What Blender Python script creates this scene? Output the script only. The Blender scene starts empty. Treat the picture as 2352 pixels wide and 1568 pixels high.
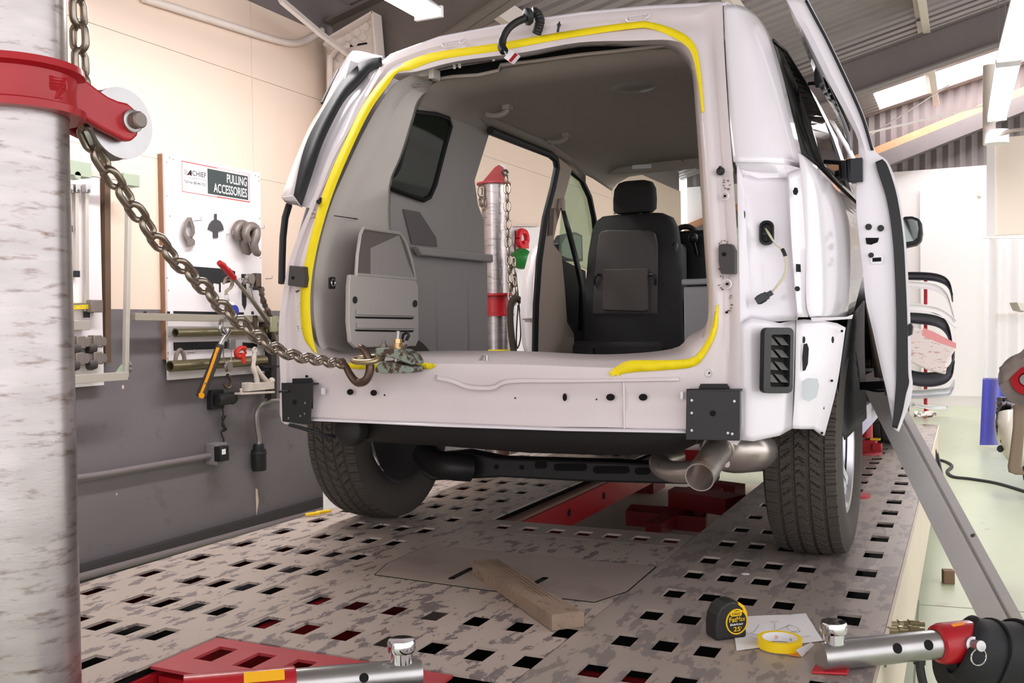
import bpy, bmesh, math, random
from mathutils import Vector as V, Matrix, Quaternion
random.seed(7)
SC = bpy.context.scene
COL = SC.collection
PI = math.pi
# ---------------------------------------------------------------- camera
F_PX, PITCH, YAW, ROLL = 2229.1, .0175, .4377, -.0146
CAM = V((0, 0, 1.22))          # eye height above the shop floor
DECK = .475                    # top of the frame rack
FW = V((-math.sin(YAW)*math.cos(PITCH), math.cos(YAW)*math.cos(PITCH), -math.sin(PITCH)))
R0 = V((math.cos(YAW), math.sin(YAW), 0)); U0 = R0.cross(FW)
RT = R0*math.cos(ROLL)+U0*math.sin(ROLL); UP = U0*math.cos(ROLL)-R0*math.sin(ROLL)
cd = bpy.data.cameras.new('camera'); cam = bpy.data.objects.new('camera', cd); COL.objects.link(cam)
M = Matrix((RT, UP, -FW)).transposed().to_4x4(); M.translation = CAM
cam.matrix_world = M
cd.sensor_width = 36; cd.lens = F_PX/2352*36; cd.clip_start = .05; cd.clip_end = 200
SC.camera = cam
# ---------------------------------------------------------------- world, lamps, exposure
W = bpy.data.worlds.new('sky'); SC.world = W; W.use_nodes = True
bg = W.node_tree.nodes['Background']; bg.inputs[0].default_value = (1, .975, .99, 1); bg.inputs[1].default_value = 1.25
vs = SC.view_settings
vs.view_transform = 'Standard'; vs.look = 'None'; vs.gamma = 1; vs.use_curve_mapping = False; vs.exposure = .85
SC.display_settings.display_device = 'sRGB'
try:
    SC.cycles.max_bounces = 8; SC.cycles.diffuse_bounces = 4; SC.cycles.use_denoising = True
    SC.cycles.sample_clamp_indirect = 6
except Exception: pass

def area(name, loc, rot, sx, sy, power, col=(1, .97, .95)):
    l = bpy.data.lights.new(name, 'AREA'); l.shape = 'RECTANGLE'; l.size = sx; l.size_y = sy; l.energy = power; l.color = col
    o = bpy.data.objects.new(name, l); o.location = loc; o.rotation_euler = rot; COL.objects.link(o); return o

# ---------------------------------------------------------------- picture -> place
def ray(x, y): return FW+RT*((x-1176)/F_PX)-UP*((y-784)/F_PX)
def AZ(x, y, z=DECK): d = ray(x, y); return CAM+d*((z-CAM.z)/d.z)
def AX(x, y, X): d = ray(x, y); return CAM+d*(X/d.x)
def AY(x, y, Y): d = ray(x, y); return CAM+d*(Y/d.y)
def AD(x, y, D): return CAM+ray(x, y)*D
def APL(x, y, a, b):            # ray meets the upright plane through plan points a, b
    d = ray(x, y); n = V((b[1]-a[1], a[0]-b[0], 0)); return CAM+d*((V((a[0], a[1], 0))-V((0, 0, 0))).dot(n)/d.dot(n))
def pxm(D): return F_PX/D

# ---------------------------------------------------------------- materials
def s2l(c):
    return tuple(((v/255)/12.92 if v/255 <= .04045 else ((v/255+.055)/1.055)**2.4) for v in c)
MATS = {}
def mat(name, col, rough=.5, metal=0, var=0, vscale=8, bump=0, bscale=60, coat=0, spec=.5, col2=None, mscale=20, mlo=.5, mhi=.56, stretch=(1, 1, 1), trans=0, alpha=1, emit=0, ior=1.45, detail=6):
    if name in MATS: return MATS[name]
    m = bpy.data.materials.new(name); m.use_nodes = True; nt = m.node_tree; N = nt.nodes; L = nt.links
    b = N['Principled BSDF']; c = s2l(col)+(1,)
    b.inputs['Base Color'].default_value = c; b.inputs['Roughness'].default_value = rough; b.inputs['Metallic'].default_value = metal
    b.inputs['Specular IOR Level'].default_value = spec; b.inputs['IOR'].default_value = ior
    if coat: b.inputs['Coat Weight'].default_value = coat; b.inputs['Coat Roughness'].default_value = .06
    if trans: b.inputs['Transmission Weight'].default_value = trans
    if alpha < 1: b.inputs['Alpha'].default_value = alpha
    if emit: b.inputs['Emission Color'].default_value = c; b.inputs['Emission Strength'].default_value = emit
    tc = mp = None
    def coords():
        nonlocal tc, mp
        if mp is None:
            tc = N.new('ShaderNodeTexCoord'); mp = N.new('ShaderNodeMapping'); L.new(tc.outputs['Object'], mp.inputs[0])
            mp.inputs['Scale'].default_value = stretch
        return mp.outputs[0]
    def noise(sc, det=4, ro=.55):
        n = N.new('ShaderNodeTexNoise'); n.inputs['Scale'].default_value = sc; n.inputs['Detail'].default_value = det; n.inputs['Roughness'].default_value = ro
        L.new(coords(), n.inputs['Vector']); return n.outputs['Fac']
    cur = None
    if var:
        r = N.new('ShaderNodeMapRange'); L.new(noise(vscale), r.inputs[0]); r.inputs[1].default_value = .25; r.inputs[2].default_value = .75
        r.inputs[3].default_value = 1-var; r.inputs[4].default_value = 1+var*.6
        mx = N.new('ShaderNodeMix'); mx.data_type = 'RGBA'; mx.blend_type = 'MULTIPLY'; mx.inputs[0].default_value = 1
        mx.inputs[6].default_value = c; L.new(r.outputs[0], mx.inputs[7]); cur = mx.outputs[2]
    if col2:
        r = N.new('ShaderNodeMapRange'); L.new(noise(mscale, detail, .62), r.inputs[0]); r.inputs[1].default_value = mlo; r.inputs[2].default_value = mhi
        mx = N.new('ShaderNodeMix'); mx.data_type = 'RGBA'; L.new(r.outputs[0], mx.inputs[0])
        if cur: L.new(cur, mx.inputs[6])
        else: mx.inputs[6].default_value = c
        mx.inputs[7].default_value = s2l(col2)+(1,); cur = mx.outputs[2]
    if cur: L.new(cur, b.inputs['Base Color'])
    if bump:
        bp = N.new('ShaderNodeBump'); bp.inputs['Strength'].default_value = bump; bp.inputs['Distance'].default_value = .004
        L.new(noise(bscale, 3), bp.inputs['Height']); L.new(bp.outputs[0], b.inputs['Normal'])
    MATS[name] = m; return m

def glass(name, col, alpha, rough=.02):
    if name in MATS: return MATS[name]
    m = bpy.data.materials.new(name); m.use_nodes = True; N = m.node_tree.nodes; L = m.node_tree.links
    N.remove(N['Principled BSDF']); out = N['Material Output']
    t = N.new('ShaderNodeBsdfTransparent'); t.inputs[0].default_value = s2l(col)+(1,)
    g = N.new('ShaderNodeBsdfGlossy'); g.inputs['Roughness'].default_value = rough
    x = N.new('ShaderNodeMixShader'); x.inputs[0].default_value = alpha+.06; L.new(t.outputs[0], x.inputs[1]); L.new(g.outputs[0], x.inputs[2]); L.new(x.outputs[0], out.inputs[0])
    MATS[name] = m; return m

def darkglass(name, col, g=.12, rough=.04):
    m = bpy.data.materials.new(name); m.use_nodes = True; N = m.node_tree.nodes; L = m.node_tree.links
    N.remove(N['Principled BSDF']); d = N.new('ShaderNodeBsdfDiffuse'); d.inputs[0].default_value = s2l(col)+(1,)
    s = N.new('ShaderNodeBsdfGlossy'); s.inputs['Roughness'].default_value = rough; x = N.new('ShaderNodeMixShader'); x.inputs[0].default_value = g
    L.new(d.outputs[0], x.inputs[1]); L.new(s.outputs[0], x.inputs[2]); L.new(x.outputs[0], N['Material Output'].inputs[0]); MATS[name] = m; return m

# ---------------------------------------------------------------- mesh helpers
def frame(d):
    d = d.normalized(); a = V((0, 0, 1)) if abs(d.z) < .9 else V((1, 0, 0)); x = d.cross(a).normalized(); return x, d.cross(x).normalized()
def origin(p):
    o = V((0, 0, 0))
    while p: o += p.location; p = p.parent
    return o
class MB:
    def __init__(s): s.v = []; s.f = []
    def add(s, vs, fs):
        n = len(s.v); s.v += [V(p) for p in vs]; s.f += [tuple(i+n for i in f) for f in fs]; return s
    def box(s, c, size, ax=None):
        x, y, z = ax or (V((1, 0, 0)), V((0, 1, 0)), V((0, 0, 1))); c = V(c); a, b, d = (k/2 for k in size)
        vs = [c+x*i*a+y*j*b+z*k*d for i in (-1, 1) for j in (-1, 1) for k in (-1, 1)]
        return s.add(vs, [(0, 1, 3, 2), (4, 6, 7, 5), (0, 4, 5, 1), (2, 3, 7, 6), (0, 2, 6, 4), (1, 5, 7, 3)])
    def bar(s, p, q, w, h, up=V((0, 0, 1))):
        p = V(p); q = V(q); d = (q-p); l = d.length; d.normalize(); x = d.cross(up)
        if x.length < 1e-4: x = V((1, 0, 0))
        x.normalize(); u = x.cross(d); return s.box((p+q)/2, (l, w, h), (d, x, u))
    def prism(s, poly, vec):
        n = len(poly); vec = V(vec); vs = [V(p) for p in poly]+[V(p)+vec for p in poly]
        return s.add(vs, [tuple(range(n))[::-1], tuple(range(n, 2*n))]+[(i, (i+1) % n, n+(i+1) % n, n+i) for i in range(n)])
    def grid(s, rows, cu=False, cv=False):
        R = len(rows); C_ = len(rows[0]); vs = [p for r in rows for p in r]; fs = []
        for i in range(R if cu else R-1):
            for j in range(C_ if cv else C_-1):
                fs.append((i*C_+j, i*C_+(j+1) % C_, ((i+1) % R)*C_+(j+1) % C_, ((i+1) % R)*C_+j))
        return s.add(vs, fs)
    def tube(s, pts, r, n=8, closed=False, caps=True):
        pts = [V(p) for p in pts]; m = len(pts); rs = r if isinstance(r, (list, tuple)) else [r]*m; rows = []; x = None
        for i, p in enumerate(pts):
            if closed: d = pts[(i+1) % m]-pts[i-1]
            else: d = pts[min(i+1, m-1)]-pts[max(i-1, 0)]
            if d.length < 1e-9: d = V((0, 0, 1))
            d.normalize()
            if x is None: x, y = frame(d)
            else:
                x = x-d*x.dot(d); x = x.normalized() if x.length > 1e-6 else frame(d)[0]; y = d.cross(x)
            rows.append([p+(x*math.cos(2*PI*k/n)+y*math.sin(2*PI*k/n))*rs[i] for k in range(n)])
        b = len(s.v); s.grid(rows, cu=closed, cv=True)
        if caps and not closed:
            s.f.append(tuple(b+k for k in range(n))[::-1]); s.f.append(tuple(b+(m-1)*n+k for k in range(n)))
        return s
    def cyl(s, p, q, r, r2=None, n=20): return s.tube([p, q], [r, r if r2 is None else r2], n)
    def lathe(s, prof, o, axis=(0, 0, 1), n=32):
        o = V(o); axis = V(axis).normalized(); x, y = frame(axis); rows = []
        for r, h in prof: rows.append([o+axis*h+(x*math.cos(2*PI*k/n)+y*math.sin(2*PI*k/n))*max(r, 1e-5) for k in range(n)])
        return s.grid(rows, cv=True)
    def disc(s, o, nrm, r, t, n=20): o = V(o); nrm = V(nrm).normalized(); return s.cyl(o, o+nrm*t, r, n=n)
    def sphere(s, c, r, n=14, sc=(1, 1, 1)):
        c = V(c); return s.grid([[c+V((sc[0]*r*math.sin(PI*i/n)*math.cos(2*PI*j/(2*n)), sc[1]*r*math.sin(PI*i/n)*math.sin(2*PI*j/(2*n)), sc[2]*r*math.cos(PI*i/n))) for j in range(2*n)] for i in range(n+1)], cv=True)
    def build(s, name, m, parent=None, smooth=40, bevel=0, solid=0, sub=0):
        me = bpy.data.meshes.new(name); o0 = origin(parent)
        me.from_pydata([p-o0 for p in s.v], [], s.f)
        bm = bmesh.new(); bm.from_mesh(me); bmesh.ops.remove_doubles(bm, verts=bm.verts, dist=1e-5)
        bmesh.ops.recalc_face_normals(bm, faces=bm.faces); bm.to_mesh(me); bm.free()
        if smooth:
            for p in me.polygons: p.use_smooth = True
            me.set_sharp_from_angle(angle=math.radians(smooth))
        me.materials.append(m); o = bpy.data.objects.new(name, me); COL.objects.link(o)
        if parent: o.parent = parent
        if solid:
            k = o.modifiers.new('thick', 'SOLIDIFY'); k.thickness = solid; k.offset = 0
        if bevel:
            k = o.modifiers.new('edge', 'BEVEL'); k.width = bevel; k.segments = 2; k.limit_method = 'ANGLE'; k.angle_limit = .6
        return o
def tag(o, label=None, cat=None, group=None, kind=None):
    if label: o['label'] = label
    if cat: o['category'] = cat
    if group: o['group'] = group
    if kind: o['kind'] = kind
    return o
def thing(name, label, cat, loc=(0, 0, 0), group=None):
    o = bpy.data.objects.new(name, None); COL.objects.link(o); o.location = V(loc); o.empty_display_size = .1
    return tag(o, label, cat, group)
def struct(o): o['kind'] = 'structure'; return o
def copy_tree(o, parent=None):
    c = o.copy(); COL.objects.link(c)
    if parent: c.parent = parent
    for ch in list(o.children): copy_tree(ch, c)
    return c
def res(pts, n):               # resample a polyline evenly
    pts = [V(p) for p in pts]; L = [0]
    for a, b in zip(pts, pts[1:]): L.append(L[-1]+(b-a).length)
    out = []; k = 0
    for i in range(n):
        t = L[-1]*i/(n-1)
        while k < len(L)-2 and L[k+1] < t: k += 1
        d = L[k+1]-L[k]; out.append(pts[k].lerp(pts[k+1], (t-L[k])/d if d else 0))
    return out
def smoothp(pts, n):           # Catmull-Rom through points
    pts = [V(p) for p in pts]; P_ = [pts[0]*2-pts[1]]+pts+[pts[-1]*2-pts[-2]]; out = []
    m = len(pts)-1
    for i in range(n):
        t = i/(n-1)*m; k = min(int(t), m-1); u = t-k; a, b, c, d = P_[k:k+4]
        out.append(.5*((2*b)+(c-a)*u+(2*a-5*b+4*c-d)*u*u+(3*b-a-3*c+d)*u**3))
    return out
def text(s, o, x, y, h, m, parent, name='lettering', w=None, depth=.0006, align='LEFT', shear=0, bold=0):
    cu = bpy.data.curves.new(name, 'FONT'); cu.body = s; cu.size = 1; cu.extrude = 0; cu.shear = shear; cu.offset = bold; cu.resolution_u = 3
    t = bpy.data.objects.new(name, cu); COL.objects.link(t); dg = bpy.context.evaluated_depsgraph_get(); me = bpy.data.meshes.new_from_object(t.evaluated_get(dg))
    bpy.data.objects.remove(t); xs = [v.co.x for v in me.vertices]; ys = [v.co.y for v in me.vertices]
    x0, x1, y0, y1 = min(xs), max(xs), min(ys), max(ys); sy = h/(y1-y0); sx = (w/(x1-x0)) if w else sy; wd = (x1-x0)*sx
    sh = {'LEFT': 0, 'CENTER': -wd/2, 'RIGHT': -wd}[align]; n = V(x).cross(V(y)).normalized(); o0 = origin(parent)
    for v in me.vertices: v.co = V(o)+V(x)*((v.co.x-x0)*sx+sh)+V(y)*((v.co.y-y0)*sy)+n*depth-o0
    me.materials.clear(); me.materials.append(m); ob = bpy.data.objects.new(name, me); COL.objects.link(ob)
    if parent: ob.parent = parent
    return ob
# ---------------------------------------------------------------- palette
CREAM = mat('cream_wall_paint', (232, 211, 193), .55, var=.03, vscale=1.5)
GREYW = mat('grey_wall_paint', (118, 112, 116), .45, var=.08, vscale=2.5, col2=(98, 90, 90), mscale=5, mlo=.58, mhi=.72)
WHITEW = mat('white_wall_paint', (240, 234, 236), .6)
FLOORM = mat('pale_green_floor_paint', (196, 205, 176), .32, var=.05, vscale=1.2, col2=(165, 160, 145), mscale=7, mlo=.62, mhi=.74)
ROOFM = mat('galvanised_roof_sheet', (150, 142, 144), .42, .35, var=.1, vscale=3)
STEELG = mat('grey_painted_steel', (120, 112, 112), .5, var=.06)
PALE = mat('pale_painted_steel', (226, 214, 206), .5, var=.04)
DECKM = mat('chipped_beige_deck', (178, 164, 155), .42, var=.07, vscale=3, col2=(122, 112, 112), mscale=30, mlo=.55, mhi=.565, stretch=(1, .42, 1), detail=10)
DECKR = mat('worn_grey_deck', (170, 157, 149), .4, .1, var=.1, vscale=3, col2=(140, 130, 127), mscale=22, mlo=.52, mhi=.545, stretch=(1.1, .42, 1), detail=10)
PLATE = mat('smooth_cover_plate', (166, 151, 143), .42, .05, var=.14, vscale=4, col2=(140, 126, 120), mscale=5, mlo=.5, mhi=.75)
RED = mat('red_machine_paint', (170, 22, 34), .38, var=.12, vscale=9, coat=.2)
REDW = mat('worn_red_paint', (178, 62, 70), .5, var=.12, vscale=9, col2=(140, 110, 105), mscale=9, mlo=.66, mhi=.7)
DARKRED = mat('dark_red_frame_paint', (120, 16, 24), .5, var=.15)
BLACK = mat('black_plastic', (26, 26, 29), .5)
RUBBER = mat('tyre_rubber', (70, 64, 59), .75, var=.1, vscale=14)
RUBBERD = mat('black_seal_rubber', (36, 37, 40), .55)
CHROME = mat('chrome', (225, 225, 228), .08, 1)
STEEL = mat('bare_steel', (178, 176, 176), .3, .9, var=.12, vscale=14)
DSTEEL = mat('dark_forged_steel', (104, 92, 82), .36, .85, var=.2, vscale=30)
WOOD = mat('weathered_timber', (140, 120, 104), .75, var=.22, vscale=10, stretch=(1, 1, 1), col2=(110, 88, 70), mscale=30, mlo=.55, mhi=.7, bump=.4, bscale=90)
BROWN = mat('brown_edge_board', (150, 112, 88), .7, var=.15, vscale=20)
WHITEP = mat('white_paper', (240, 238, 240), .7)
INK = mat('black_ink', (32, 34, 36), .6)
REDINK = mat('red_ink', (214, 60, 56), .6)
YEL = mat('yellow_plastic', (236, 192, 20), .4)
DARK = mat('dark_void', (10, 9, 9), .9)
TUBE = mat('fluorescent_tube', (255, 250, 252), .5, emit=9)
FIXT = mat('white_lamp_housing', (236, 232, 236), .4)
OLIVE = mat('zinc_plated_steel', (140, 132, 104), .35, .75, var=.15, vscale=12)
GREYM = mat('grey_cast_metal', (136, 126, 120), .5, .45, var=.12, vscale=25)
TAPEM = mat('yellow_masking_tape', (250, 226, 10), .55, var=.05, vscale=30)

# ---------------------------------------------------------------- the shop
XW, YF = -3.9, 14.8
ROOF = lambda x: 3.45+.25*(x-XW)
fl = MB().box((1.5, 5.8, -.06), (11.2, 19, .12)).build('floor', FLOORM, smooth=0); struct(fl)
struct(MB().box((-1.55, 4.4, .001), (2.1, 5.8, .002)).build('lit_floor_patch', mat('cream_floor_light', (244, 234, 214), .6, var=.04), smooth=0))  # pale patch stands in for light reaching the floor under the rack
# floor joint lines
jm = MB()
for a, b in (((2070, 1385), (2352, 1405)), ((2110, 1378), (2100, 1568))):
    jm.bar(AZ(*a, .0005), AZ(*b, .0005), .006, .001)
jm.build('joint', mat('floor_joint', (150, 150, 128), .8), fl, smooth=0)
wl = thing('wall_left', None, None, (XW, 0, 0)); struct(wl)
PL = 1.327
lo = MB().box((XW-.06, 5, PL/2), (.12, 18.6, PL)).build('painted_dado', GREYW, wl, smooth=0)
ys = [-4.2]+[-2.28+1.22*k for k in range(14)]
sm = AX(579, 210, XW).y
ys = [sm+2.44*k for k in range(-4, 5)]
up = MB().box((XW-.075, 5, (PL+3.2)/2), (.09, 18.6, 3.2-PL)).build('backing', mat('sheet_joint_shadow', (205, 186, 172), .8), wl, smooth=0)
for za, zb in ((PL, 2.13), (2.1312, 2.735), (2.737, 3.2)):
    for i, (a, b) in enumerate(zip(ys, ys[1:])):
        MB().box((XW-.015, (a+b)/2, (za+zb)/2), (.03, b-a-.0025, zb-za-.0005)).build('wall_sheet', CREAM, wl, smooth=0)
# chips of bare plaster in the grey paint
ch = MB()
for q in [[(587, 1122), (591, 1122), (594, 1150), (589, 1186)], [(602, 1178), (604, 1178), (603, 1192), (601, 1190)], [(280, 884), (285, 885), (284, 893), (280, 892)], [(267, 1134), (270, 1131), (269, 1136), (266, 1137)]]:
    ch.prism([AX(x, y, XW+.0005) for x, y in q], (.0008, 0, 0))
ch.build('paint_chip', CREAM, wl, smooth=0)
# eave strip along the wall top
tr = MB().box((XW-.02, 5, 3.33), (.07, 18.6, .28)).build('trim_1', STEELG, smooth=0); struct(tr)
wf = thing('wall_far', None, None, (0, YF, 0)); struct(wf)
MB().box((1.6, YF+.06, 1.65), (11, .12, 3.3)).build('painted_board', WHITEW, wf, smooth=0)
g = MB(); n = 150
rows = [[], []]
for i in range(n):
    x = XW+11*i/(n-1); off = .02*(1 if i % 2 else -1)
    rows[0].append(V((x, YF+.03+off, 3.3))); rows[1].append(V((x, YF+.03+off, max(ROOF(x), 3.31))))
g.grid(rows).build('gable_sheet', STEELG, wf, smooth=0)
tz = AY(2200, 723, YF).z
tr = MB().box((1.6, YF-.01, tz), (11, .03, .035)).build('trim_2', PALE, smooth=0); struct(tr)
bb = MB().box((1.6, YF-.012, .07), (11, .03, .14)).build('baseboard_far', WHITEW, smooth=0); struct(bb)
a, b = AY(2113, 437, YF), AY(2265, 435, YF)
dr = MB().box(((a.x+b.x)/2, YF-.02, (a.z+.14)/2), (b.x-a.x, .04, a.z-.14)).build('door_1', mat('white_door_panel', (250, 247, 250), .5), smooth=0); struct(dr)
MB().box((b.x-.09, YF-.05, a.z-.1), (.05, .03, .08)).build('door_bracket', PALE, dr, smooth=0)

# corrugated roof: ribs run up the slope
ce = thing('ceiling', None, None, (0, 0, 3.2)); struct(ce)
pr = [(0, 0), (.055, 0), (.075, .03), (.115, .03), (.135, 0), (.19, 0)]
SKX0, SKX1, SKY0, SKY1 = -1.08, 2.2, 13.5, 14.6
def roofsheet(name, x0, x1, y0, y1):
    ya = []; y = y0
    while y < y1:
        ya += [(y+u, h) for u, h in pr[:-1]]; y += .19
    ya = [p for p in ya if p[0] < y1]+[(y1, 0)]
    MB().grid([[V((x, y, ROOF(x)+h)) for y, h in ya] for x in (x0, x1)]).build(name, ROOFM, ce, smooth=0)
roofsheet('roof_sheet', XW-.1, 7, -3.5, SKY0); roofsheet('roof_sheet', XW-.1, SKX0, SKY0, YF+.1)
roofsheet('roof_sheet', SKX1, 7, SKY0, YF+.1); roofsheet('roof_sheet', SKX0, SKX1, SKY1, YF+.1)
sk = MB().prism([(SKX0, SKY0, ROOF(SKX0)+.03), (SKX1, SKY0, ROOF(SKX1)+.03), (SKX1, SKY1, ROOF(SKX1)+.03), (SKX0, SKY1, ROOF(SKX0)+.03)], (0, 0, .01))
struct(sk.build('window_1', mat('daylit_skylight_panel', (255, 252, 255), .5, emit=7), smooth=0))
def purlin(y0, y1, x, d=.2, w=.07):
    m = MB(); z = ROOF(x)-.004
    m.box((x, (y0+y1)/2, z-d/2), (.012, y1-y0, d)); m.box((x+w/2, (y0+y1)/2, z-d), (w, y1-y0, .012)); m.box((x-w/2, (y0+y1)/2, z-.03), (w, y1-y0, .012))
    return m
k = 0
for x in (-3.1, -1.75, -.38, 1.0, 2.4, 3.8, 5.2):
    for y0, y1 in ((-3.4, .95), (1.05, 5.4), (5.52, 10.8), (10.98, 14.5)):
        k += 1; struct(purlin(y0, y1, x).build('roof_purlin', PALE, smooth=0))
def rafter(y, d, xh=None, dh=0, m=STEELG, x0=XW+.05, ft=.02, name='roof_beam'):
    r = thing(name, None, None, (0, y, 3.2)); struct(r)
    xs = [x0, xh if xh else x0+.5, 7]; dd = [dh or d, d, d]
    top = [V((x, y, ROOF(x)-.21)) for x in xs]; bot = [V((x, y, ROOF(x)-.21-q)) for x, q in zip(xs, dd)]
    MB().prism([p-V((0, .006, 0)) for p in top+bot[::-1]], (0, .012, 0)).build('web', m, r, smooth=0)
    f = MB()
    for l in (top, bot):
        for p, q in zip(l, l[1:]): f.prism([p-V((0, .09, 0)), q-V((0, .09, 0)), q+V((0, .09, 0)), p+V((0, .09, 0))], (0, 0, ft))
    f.build('flange', m, r, smooth=0)
    return r
rafter(5.46, .26, -2.0, .62, mat('brown_grey_steel', (112, 102, 96), .55, var=.05))
rafter(10.9, .36); rafter(1.0, .26, -2.0, .62)
# end-wall beam with the timber plate that lies on it
p, q = AY(2050, 378, 14.66), AY(2352, 258, 14.66); s = (q.z-p.z)/(q.x-p.x); e = lambda x: p.z+s*(x-p.x)
x0, x1 = XW, 5
r = MB().prism([(x0, 14.58, e(x0)), (x1, 14.58, e(x1)), (x1, 14.58, e(x1)+.22), (x0, 14.58, e(x0)+.22)], (0, .2, 0)).build('roof_beam', STEELG, smooth=0); struct(r)
r = MB().prism([(x0, 14.6, e(x0)+.222), (x1, 14.6, e(x1)+.222), (x1, 14.6, e(x1)+.33), (x0, 14.6, e(x0)+.33)], (0, .16, 0)).build('trim_3', mat('bare_timber_plate', (206, 150, 114), .7, var=.15), smooth=0); struct(r)
# bolted knee of the steel portal frame on the left wall
kn = thing('portal_frame', None, None, (XW, 5.7, 0)); struct(kn)
Yk = 5.36
kp = [AY(x, y, Yk) for x, y in [(757, 420), (757, 110), (772, 90), (868, 34), (893, 330), (896, 420)]]
MB().prism(kp, (0, .012, 0)).build('knee_plate', PALE, kn, smooth=0)
fm = MB()
for i, j in ((1, 2), (2, 3), (3, 4), (4, 5)): fm.bar(kp[i]+V((0, -.02, 0)), kp[j]+V((0, -.02, 0)), .1, .014, up=(kp[j]-kp[i]).cross(V((0, 1, 0))))
fm.build('flange', PALE, kn, smooth=0)
for x, y in [(801, 87), (842, 62), (821, 75), (857, 73), (836, 86), (816, 97), (769, 147), (784, 132), (761, 172)]:
    MB().lathe([(0, -.012), (.026, -.012), (.03, -.004), (.03, .004)], AY(x, y, Yk), (0, 1, 0), 12).build('rivet', PALE, kn)
MB().prism([AY(x, y, Yk-.006) for x, y in [(783, 107), (842, 97), (843, 101), (784, 111)]], (0, .004, 0)).build('slot', DARK, kn, smooth=0)
MB().tube(smoothp([AY(x, y, Yk-.05) for x, y in [(757, 420), (757, 150), (762, 128), (775, 112), (800, 104)]], 20), .02).build('pipe', PALE, kn)
MB().box((XW+.2, 5.5, 1.5), (.26, .2, 3.0)).build('column', PALE, kn, smooth=0)
# purlin/eave strip from wall to roof: the slanting pale strap
o = MB(); o.bar(AX(640, -4, XW+.35), AX(735, 76, XW+.3), .07, .02, up=V((1, .4, .6))).bar(AX(735, 76, XW+.3), AX(812, 134, XW+.25), .06, .02, up=V((1, .4, .6)))
tag(o.build('roof_brace', PALE, smooth=0), 'pale diagonal flat strap brace below the roof at the bolted knee plate', 'brace')
# thin rods and wires under the far roof
o = MB().bar(AY(1995, 305, 12.0), AY(2270, 240, 12.6), .05, .02); tag(o.build('roof_brace', mat('bright_white_strap', (250, 240, 236), .4), smooth=0), 'thin white strap brace crossing below the bright skylight', 'brace')
o = MB().tube([AY(2000, 310, 12.0), AY(2180, 195, 12.7)], .008, 6); tag(o.build('roof_wire', PALE), 'thin wire rising steeply across the skylight', 'wire')
# fluorescent fixtures hung along the bay
def fixture(name, a, b, label, ends=True):
    a = V(a); b = V(b); t = thing(name, label, 'lamp', (a+b)/2, 'fluorescent fixtures under the roof')
    d = (b-a).normalized(); x, u = d.cross(V((0, 0, 1))).normalized(), V((0, 0, 1)); L = (b-a).length
    h = MB(); n = len(h.v); sec = [(-.09, 0), (-.03, .05), (.03, .05), (.09, 0), (.085, -.004), (.0, .02), (-.085, -.004)]
    h.prism([a+x*i+u*j for i, j in sec], d*L).build('housing', FIXT, t, smooth=0)
    for s in (-.04, .04): MB().tube([a+x*s-u*.025+d*.03, b+x*s-u*.025-d*.03], .019, 12).build('tube_lamp', TUBE, t)
    for p in (a, b): MB().box(p-u*.012, (.17, .025, .06), (x, d, u)).build('socket', FIXT, t, smooth=0)
    for f in (.2, .8): p = a.lerp(b, f)+u*.05; MB().tube([p, V((p.x, p.y, ROOF(p.x)))], .004, 5).build('hanger', STEELG, t)
    area('lamp_light', (a+b)/2-u*.07, (0, 0, math.atan2(d.y, d.x)), L, .16, 26)
    return t
e1 = AY(985, 26, 4.7); fixture('fluorescent_lamp', (e1.x, e1.y-2.4, e1.z), e1, 'white fluorescent lamp at the top edge above the left of the van roof')
fixture('fluorescent_lamp', AD(2400, -150, 5.2), AD(2320, 128, 7.0), 'bright fluorescent lamp at the top right corner, nearer of the right-hand row')
fixture('fluorescent_lamp', AD(2316, 140, 7.2), AD(2290, 268, 9.6), 'bright fluorescent lamp below the skylight, farther of the right-hand row')
# ---------------------------------------------------------------- frame rack (the perforated platform)
rack = thing('frame_rack', 'low steel frame rack with chipped beige perforated deck under the van', 'frame rack', (-1.27, 3.6, 0))
def plate(name, x0, x1, y0, y1, holes, m, z=DECK, t=.007):
    xs = sorted({x0, x1}|{round(h[k], 5) for h in holes for k in (0, 1) if x0 < h[k] < x1}); ys = sorted({y0, y1}|{round(h[k], 5) for h in holes for k in (2, 3) if y0 < h[k] < y1})
    mb = MB(); idx = {}
    def vid(i, j, k):
        if (i, j, k) not in idx: idx[(i, j, k)] = len(mb.v); mb.v.append(V((xs[i], ys[j], z-(t if k else 0))))
        return idx[(i, j, k)]
    nx, ny = len(xs)-1, len(ys)-1; sol = [[True]*ny for _ in range(nx)]
    for i in range(nx):
        for j in range(ny):
            cx, cy = (xs[i]+xs[i+1])/2, (ys[j]+ys[j+1])/2
            if any(h[0] < cx < h[1] and h[2] < cy < h[3] for h in holes): sol[i][j] = False
    S = lambda i, j: 0 <= i < nx and 0 <= j < ny and sol[i][j]
    for i in range(nx):
        for j in range(ny):
            if not sol[i][j]: continue
            mb.f.append((vid(i, j, 0), vid(i+1, j, 0), vid(i+1, j+1, 0), vid(i, j+1, 0))); mb.f.append((vid(i, j, 1), vid(i, j+1, 1), vid(i+1, j+1, 1), vid(i+1, j, 1)))
            for di, dj, a, b in ((-1, 0, (i, j), (i, j+1)), (1, 0, (i+1, j+1), (i+1, j)), (0, -1, (i+1, j), (i, j)), (0, 1, (i, j+1), (i+1, j+1))):
                if not S(i+di, j+dj): mb.f.append((vid(*a, 0), vid(*b, 0), vid(*b, 1), vid(*a, 1)))
    return mb.build(name, m, rack, smooth=0)
HW, HL = .054, .088
H = lambda x, y, w=HW, l=HL: (x, x+w, y-l, y)
XI0, XI1 = -1.652, -.858
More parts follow.
